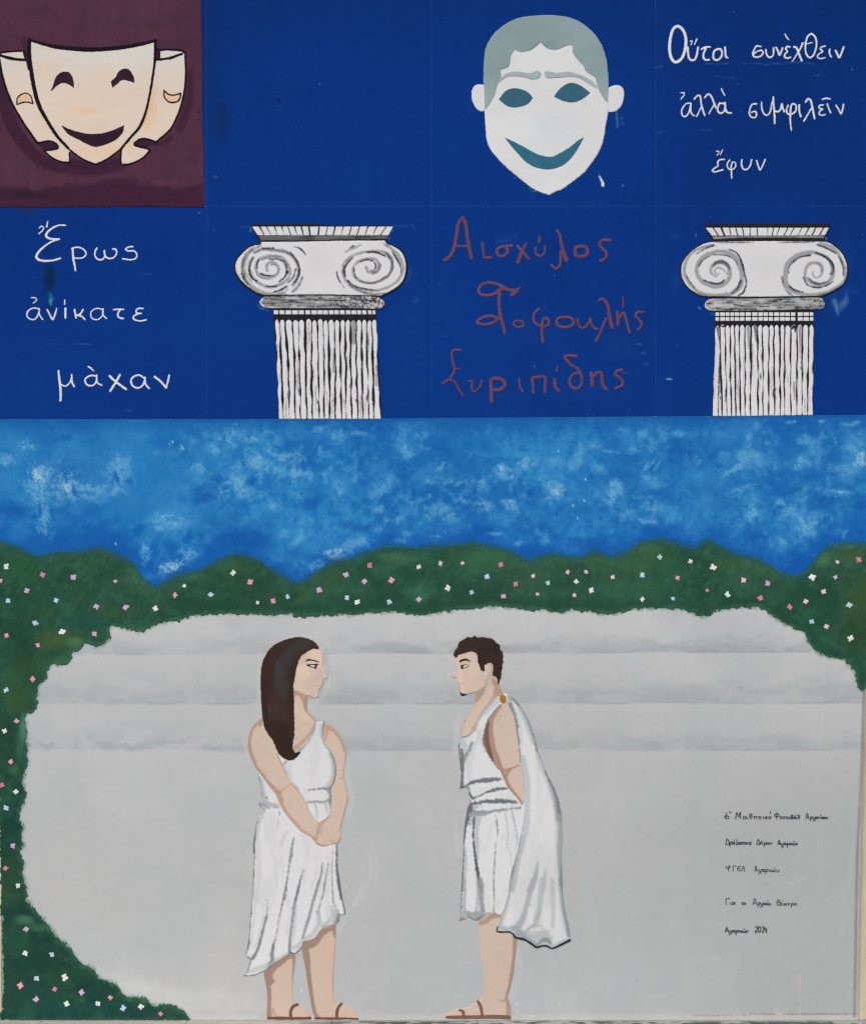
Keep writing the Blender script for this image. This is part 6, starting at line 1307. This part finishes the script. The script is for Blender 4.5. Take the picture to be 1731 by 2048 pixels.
soft(pt_, rM2, [("255,462 330,440 400,400 500,380 600,372 740,358", [34, 26, 30, 36, 44, 30], C(104, 109, 113), .92, 2, .2, 3), ("345,460 360,530 385,590", [16, 24, 26], C(100, 105, 108), .92, 2, .1, 1.6), ("395,598 480,570 560,530 650,500 740,480 830,478", [26, 22, 28, 30, 30, 20], C(104, 109, 113), .92, 2, .2, 3), ("365,610 375,650", 16, C(130, 134, 138), .8, 2, .2),
    ("375,675 460,655 560,640 700,635 800,638 880,640 940,652", [34, 36, 34, 50, 46, 40, 14], C(100, 105, 109), .92, 2, .15, 3), ("400,720 480,690 520,700", [50, 40, 20], C(170, 178, 180), .85, 4), ("430,770 520,780 620,765 740,745 860,730 1000,715", [50, 40, 26, 26, 20, 14], C(136, 142, 145), .9, 2.4, .2, 3), ("480,700 600,700 800,690", 30, C(216, 218, 220), .7, 4), ("370,690 355,770 325,850 305,950 295,1080 288,1150", [50, 70, 60, 40, 26, 16], C(96, 102, 105), .92, 2.6, .1, 2),
    ("380,800 450,800 560,800", [60, 50, 26], C(150, 156, 158), .85, 4, .1), ("380,860 370,920", 24, C(140, 146, 148), .6, 4), ("288,1120 290,1300 275,1450 275,1600 268,1731", [16, 24, 22, 26, 24], C(104, 110, 113), .9, 2, .2, 2.4), ("310,1200 315,1400 300,1600 300,1731", [20, 26, 30, 34], C(172, 178, 181), .75, 4), ("422,840 412,960 408,1080 425,1250 445,1400 465,1540 475,1620", [20, 22, 20, 24, 32, 34, 16], C(80, 85, 90), .92, 2, .1, 2),
    ("470,850 450,1000 455,1200 465,1350", [60, 44, 34, 20], C(178, 184, 187), .8, 4), ("465,1620 480,1680 505,1731", [26, 40, 50], C(140, 146, 148), .85, 3, .15, 2), ("350,500 450,520 600,460", 16, C(202, 204, 208), .6, 5), ("690,800 700,900 712,1000 700,1080", [8, 14, 16, 8], C(116, 120, 124), .85, 1.8, .3, 1.6), ("685,1150 678,1280 668,1420 662,1580 662,1731", [14, 16, 16, 12, 12], C(138, 142, 146), .85, 1.8, .35, 1.6),
    ("650,900 600,1100 540,1300", 24, C(202, 204, 207), .6, 6), ("800,770 820,900 835,1050 825,1180 870,1300 880,1450", [16, 14, 14, 8, 8, 6], C(176, 180, 184), .75, 2.4, .2), ("880,740 905,850 930,960 950,1100 930,1240", [16, 16, 12, 12, 8], C(160, 166, 170), .8, 2.4, .2), ("520,1500 640,1480 800,1420", 10, C(202, 203, 205), .5, 4), ("290,480 420,440", 10, C(220, 220, 222), .6, 3), ("720,520 820,620", 10, C(190, 192, 196), .5, 2.4)])
soft(pt_, rM3, [("268,0 262,150 258,300 240,480", [24, 26, 18, 16], C(112, 118, 121), .88, 2, .2, 2.4), ("300,0 300,200 290,380 270,450", [36, 30, 40, 70], C(166, 172, 174), .8, 4, .1), ("490,0 500,120 512,260 520,380", [60, 60, 50, 60], C(140, 147, 150), .88, 3, .15, 2), ("470,120 460,280 440,400", 34, C(166, 172, 175), .75, 4), ("340,420 400,440 470,440 530,440", [60, 70, 90, 50], C(150, 157, 160), .88, 4, .1, 2), ("300,400 280,470", 60, C(168, 174, 176), .7, 5),
    ("350,440 400,490 470,480 560,420", [8, 16, 18, 10], C(112, 118, 122), .85, 2, .3, 3), ("235,500 270,480 310,470", [20, 12, 6], C(110, 114, 118), .9, 1.8), ("660,0 664,150 668,300 658,380 680,420", [12, 12, 10, 8, 10], C(126, 130, 134), .85, 1.8, .3, 1.6), ("560,415 620,408 690,425 740,440", [12, 8, 8, 6], C(134, 134, 136), .8, 1.8, .1), ("540,60 530,300", 10, C(196, 198, 200), .6, 4), ("380,60 380,340", 80, C(219, 219, 221), .6, 8)])
pt_.grain(.01)
tun = f_poly(rM1("232,1410! 250,1385 350,1358 430,1275 470,1155 560,1035 640,955 715,895! 770,880 830,960 1000,1400 1060,2200 1030,2600 940,2900 880,3100 850,3300 790,3520 740,3593! 690,3583 640,3563 560,3568 550,3623 470,3653 400,3643 350,3603! 320,3633 235,3659! 250,3500 265,3150 270,3050 285,2800 290,2600 300,2480 340,2250 372,2208! 350,2100 340,2008! 243,2024! 250,1850 232,1650 220,1500"))
sheet("tunic", f_rag(f_minus(tun, arm), .6, 3.5, 8), 1.3, pt_, 5, tM, THICK)
pc = Paint(990, 1378, 1145, 1905, C(217, 217, 218))
gg = pc.grid(); pc.mix(gg[:2], .5 * sstep(.5, .7, fbm(gg[2], gg[3], (18, 60), 681, 3)), C(205, 206, 207)); pc.mix(gg[:2], .4 * sstep(1600, 1850, gg[3]), C(203, 204, 206))
soft(pc, rM1, [("860,880 940,945 1010,1040 1070,1150 1120,1270 1170,1400 1210,1540 1230,1640", [40, 60, 60, 56, 60, 60, 50, 30], C(134, 141, 143), .92, 4, 0, 2), ("980,1030 1040,1160 1090,1300 1140,1450", 40, C(180, 186, 188), .75, 7), ("845,890 860,960 880,1020", 50, C(170, 175, 178), .85, 4), ("870,980 915,1090 935,1200 950,1320 965,1460 970,1600 985,1690", [36, 40, 40, 34, 34, 26, 20], C(126, 132, 135), .88, 2.6, .15, 3), ("900,1000 960,1120 1000,1300 1000,1500", 24, C(196, 199, 202), .7, 5), ("900,960 940,1020", 20, C(224, 224, 224), .9, 3),
    ("1230,1640 1260,1700 1300,1790 1320,1855", [20, 14, 12, 10], C(130, 138, 141), .85, 2.4), ("1180,1550 1220,1680 1280,1830", 30, C(178, 186, 190), .7, 5, .1)])
soft(pc, rM2, [("1200,0 1240,130 1290,260", [30, 12, 10], C(136, 144, 148), .85, 2.6), ("1200,60 1260,240 1330,400", 40, C(186, 192, 195), .75, 6), ("1290,250 1350,380 1400,480 1440,600 1455,720 1475,850", [14, 34, 44, 56, 64, 50], C(112, 118, 120), .88, 4, 0, 2), ("1350,440 1400,600 1430,760 1450,900", 40, C(160, 166, 168), .7, 6), ("1475,830 1482,960 1478,1100 1470,1250 1475,1400 1480,1600 1490,1731", [56, 56, 60, 56, 44, 36, 30], C(150, 157, 158), .88, 4), ("1440,900 1430,1200 1430,1500 1450,1731", 34, C(194, 198, 200), .6, 7), ("1500,1400 1495,1600 1500,1731", 16, C(110, 124, 130), .8, 2.4),
    ("985,40 1015,180 1025,330 1030,500 1035,640", [16, 18, 14, 14, 10], C(132, 138, 140), .8, 2, .2, 2), ("1020,100 1055,300 1070,500 1065,700 1060,880 1030,1080 1000,1240", [60, 70, 80, 70, 80, 70, 60], C(184, 191, 193), .88, 6), ("1010,900 985,1060 960,1200 935,1330 905,1480 880,1600 850,1731", [14, 24, 30, 40, 40, 34, 30], C(124, 131, 133), .9, 3, 0, 1.6), ("1010,1080 980,1260 950,1420 920,1600 890,1731", 50, C(176, 182, 183), .85, 5), ("990,1050 965,1180", 12, C(104, 110, 112), .7, 2),
    ("1205,1390 1190,1500 1170,1600 1130,1700 1100,1731", [20, 44, 54, 60, 50], C(166, 171, 173), .85, 5, .1), ("1180,1560 1140,1680", 14, C(140, 146, 148), .7, 3, .2), ("1300,1480 1290,1600 1270,1731", [20, 44, 54], C(180, 182, 184), .8, 7), ("1390,1620 1385,1731", [20, 44], C(186, 189, 190), .8, 6), ("1040,520 1040,800", 10, C(200, 208, 210), .6, 3)])
soft(pc, rM3, [("1145,0 1100,180 1060,340 1020,480 970,560", [50, 50, 50, 60, 80], C(166, 171, 173), .88, 5), ("1110,300 1100,330", 10, C(130, 134, 136), .7, 2), ("1265,0 1240,200 1220,360 1190,480 1180,560", [60, 60, 60, 60, 50], C(178, 181, 183), .85, 6), ("1235,380 1200,480", 20, C(156, 160, 162), .6, 5), ("1380,0 1390,200 1400,400 1390,560", [50, 50, 44, 40], C(184, 187, 189), .8, 6), ("1490,0 1505,200 1530,380 1560,520 1585,680", [44, 50, 50, 50, 40], C(138, 146, 149), .9, 4), ("1470,100 1500,400 1540,620", 30, C(190, 194, 197), .6, 6),
    ("875,0 840,150 800,300 760,430 725,540 710,600", [50, 60, 60, 60, 60, 30], C(166, 172, 174), .88, 5), ("850,60 820,200 790,340", 14, C(136, 142, 144), .6, 3), ("730,590 830,610 900,600 960,640 1080,700", [50, 50, 70, 70, 60], C(172, 178, 181), .85, 6), ("900,590 960,620 1040,660 1100,600 1160,560", [40, 60, 40, 30, 30], C(150, 156, 159), .6, 6), ("940,680 1040,710 1120,760 1190,800", [50, 50, 50, 40], C(152, 160, 163), .9, 5), ("1100,680 1200,700 1300,690 1350,720", [50, 100, 80, 60], C(178, 183, 186), .85, 8),
    ("1190,810 1240,770 1300,740 1360,780", [24, 36, 50, 40], C(128, 134, 136), .85, 6), ("1300,790 1380,830 1480,790 1560,745", [40, 50, 50, 34], C(172, 178, 180), .85, 6), ("1220,560 1280,620 1330,640", 24, C(178, 183, 186), .7, 5), ("1130,640 1330,650", 8, C(160, 166, 168), .5, 2), ("880,380 860,460 840,540", 60, C(221, 221, 221), .7, 8), ("1130,380 1100,500", 50, C(220, 220, 220), .7, 7), ("1310,400 1310,560", 56, C(220, 220, 221), .7, 7), ("1445,400 1450,640", 50, C(219, 219, 219), .7, 7), ("1590,640 1595,740", 20, C(150, 156, 158), .7, 4)])
pc.grain(.01)
cape = f_poly(rM1("785,845! 850,868 925,920 1005,1018 1085,1168 1155,1350 1205,1545 1245,1650 1300,1800 1345,1870 1390,1975 1455,2145 1503,2395 1512,2645 1497,2795 1502,3045 1515,3350 1535,3500 1572,3653 1602,3833 1602,3895! 1500,3943 1390,4000! 1320,3972 1270,3966 1190,3990! 1120,3942 1040,3898 950,3878 900,3813 840,3793 700,3791! 706,3723 770,3573 840,3323 850,3190 885,3030 942,2835 985,2640 1005,2545 1030,2345 1032,2145 1012,1795 985,1695 976,1600 962,1450 942,1300 912,1150 872,1050 825,955! 800,900!"))
cp = sheet("cape", f_rag(f_minus(cape, arm), .6, 4, 9), 1.3, pc, 6, tM, THICK)
sheet("hem", f_rag(f_stroke(rM3("712,575 700,605! 700,635 770,645 840,643 895,662 930,710 1040,738 1120,785 1190,832 1260,812 1320,818 1385,845 1500,795 1598,745"), np.array([10, 16, 18, 22, 18, 20, 26, 26, 26, 24, 20, 22, 20, 26, 30]) * .16), .5, 3.5, 4), 1.0, C(44, 46, 50), 7, cp, THICK)
pcl = Paint(996, 1384, 1016, 1410, C(168, 118, 46)); pcl.blob(1005, 1388, 6, 3, C(205, 180, 130), .8); pcl.blob(1010, 1398, 4, 8, C(150, 100, 36), .6)
sheet("clasp", f_poly([(1005.5, 1388, False), (1011.5, 1396, False), (1010, 1404, False), (1003, 1405.5, False), (998.5, 1399, False), (999.5, 1392, False)]), .8, pcl, 8, tM, THICK)
phm = Paint(904, 1268, 1010, 1375, C(53, 41, 38)); phm.wash(C(50, 38, 35), .8, 16, 691); phm.wash(C(66, 50, 44), .5, 20, 695)
sheet("hair", f_rag(f_poly(rM1("162,370! 180,402! 205,395! 215,375 260,358! 320,346 330,338! 345,340! 380,326 400,325 440,352 460,378 465,460 488,510 500,556 545,572! 550,500 575,475 620,465 648,490 655,560 643,625 670,632 695,655 706,695 712,735! 728,720 730,670! 752,650 750,600 762,530 762,480! 785,464! 772,430 777,370 765,330 742,300 737,250 700,230 672,190 620,162 560,155 505,147 465,155 425,131 390,155 340,150 290,180 245,200 220,240 213,275 175,320")), 1.2, 4.0, 5), 1.0, phm, 6, tM, THICK)
sheet("beard", f_rag(f_poly(rFm("515,1430! 560,1490 640,1510 770,1532! 720,1562 640,1592 560,1592 512,1520")), .2, 3, 4), .7, C(62, 50, 48), 5, tM)
sheet("eyebrow", f_rag(f_poly(rFm("478,425! 490,360 560,325 660,300 740,290 800,330 885,382! 850,402 780,382 700,368 600,388 520,422")), .2, 3, 4), .6, C(56, 44, 42), 5, tM)
e = sheet("eye", f_poly(rFm("522,538! 620,512 740,505 835,540! 760,590 640,640 552,668! 535,600")), .55, C(44, 46, 54), 5, tM)
sheet("eye_white", f_poly(rFm("608,592! 660,545 780,530 800,545 720,585 640,612")), .5, C(222, 224, 226), 5.6, e)
s_ = sheet("sandal", f_rag(f_stroke(rM3("82,1697 300,1697 500,1695 700,1692 850,1700"), np.array([34, 44, 44, 48, 50]) * .16), .3, 4, 3), .9, C(126, 92, 78), 5, tM, THICK)
sheet("strap", f_rag(f_stroke(rM3("240,1612 280,1628 290,1690"), np.array([28, 36, 34]) * .16), .3, 4, 3), .9, C(126, 92, 78), 5.5, s_, THICK)
sheet("strap", f_rag(f_stroke(rM3("468,1505 500,1570 522,1690"), np.array([36, 40, 34]) * .16), .3, 4, 3), .9, C(126, 92, 78), 5.5, s_, THICK)
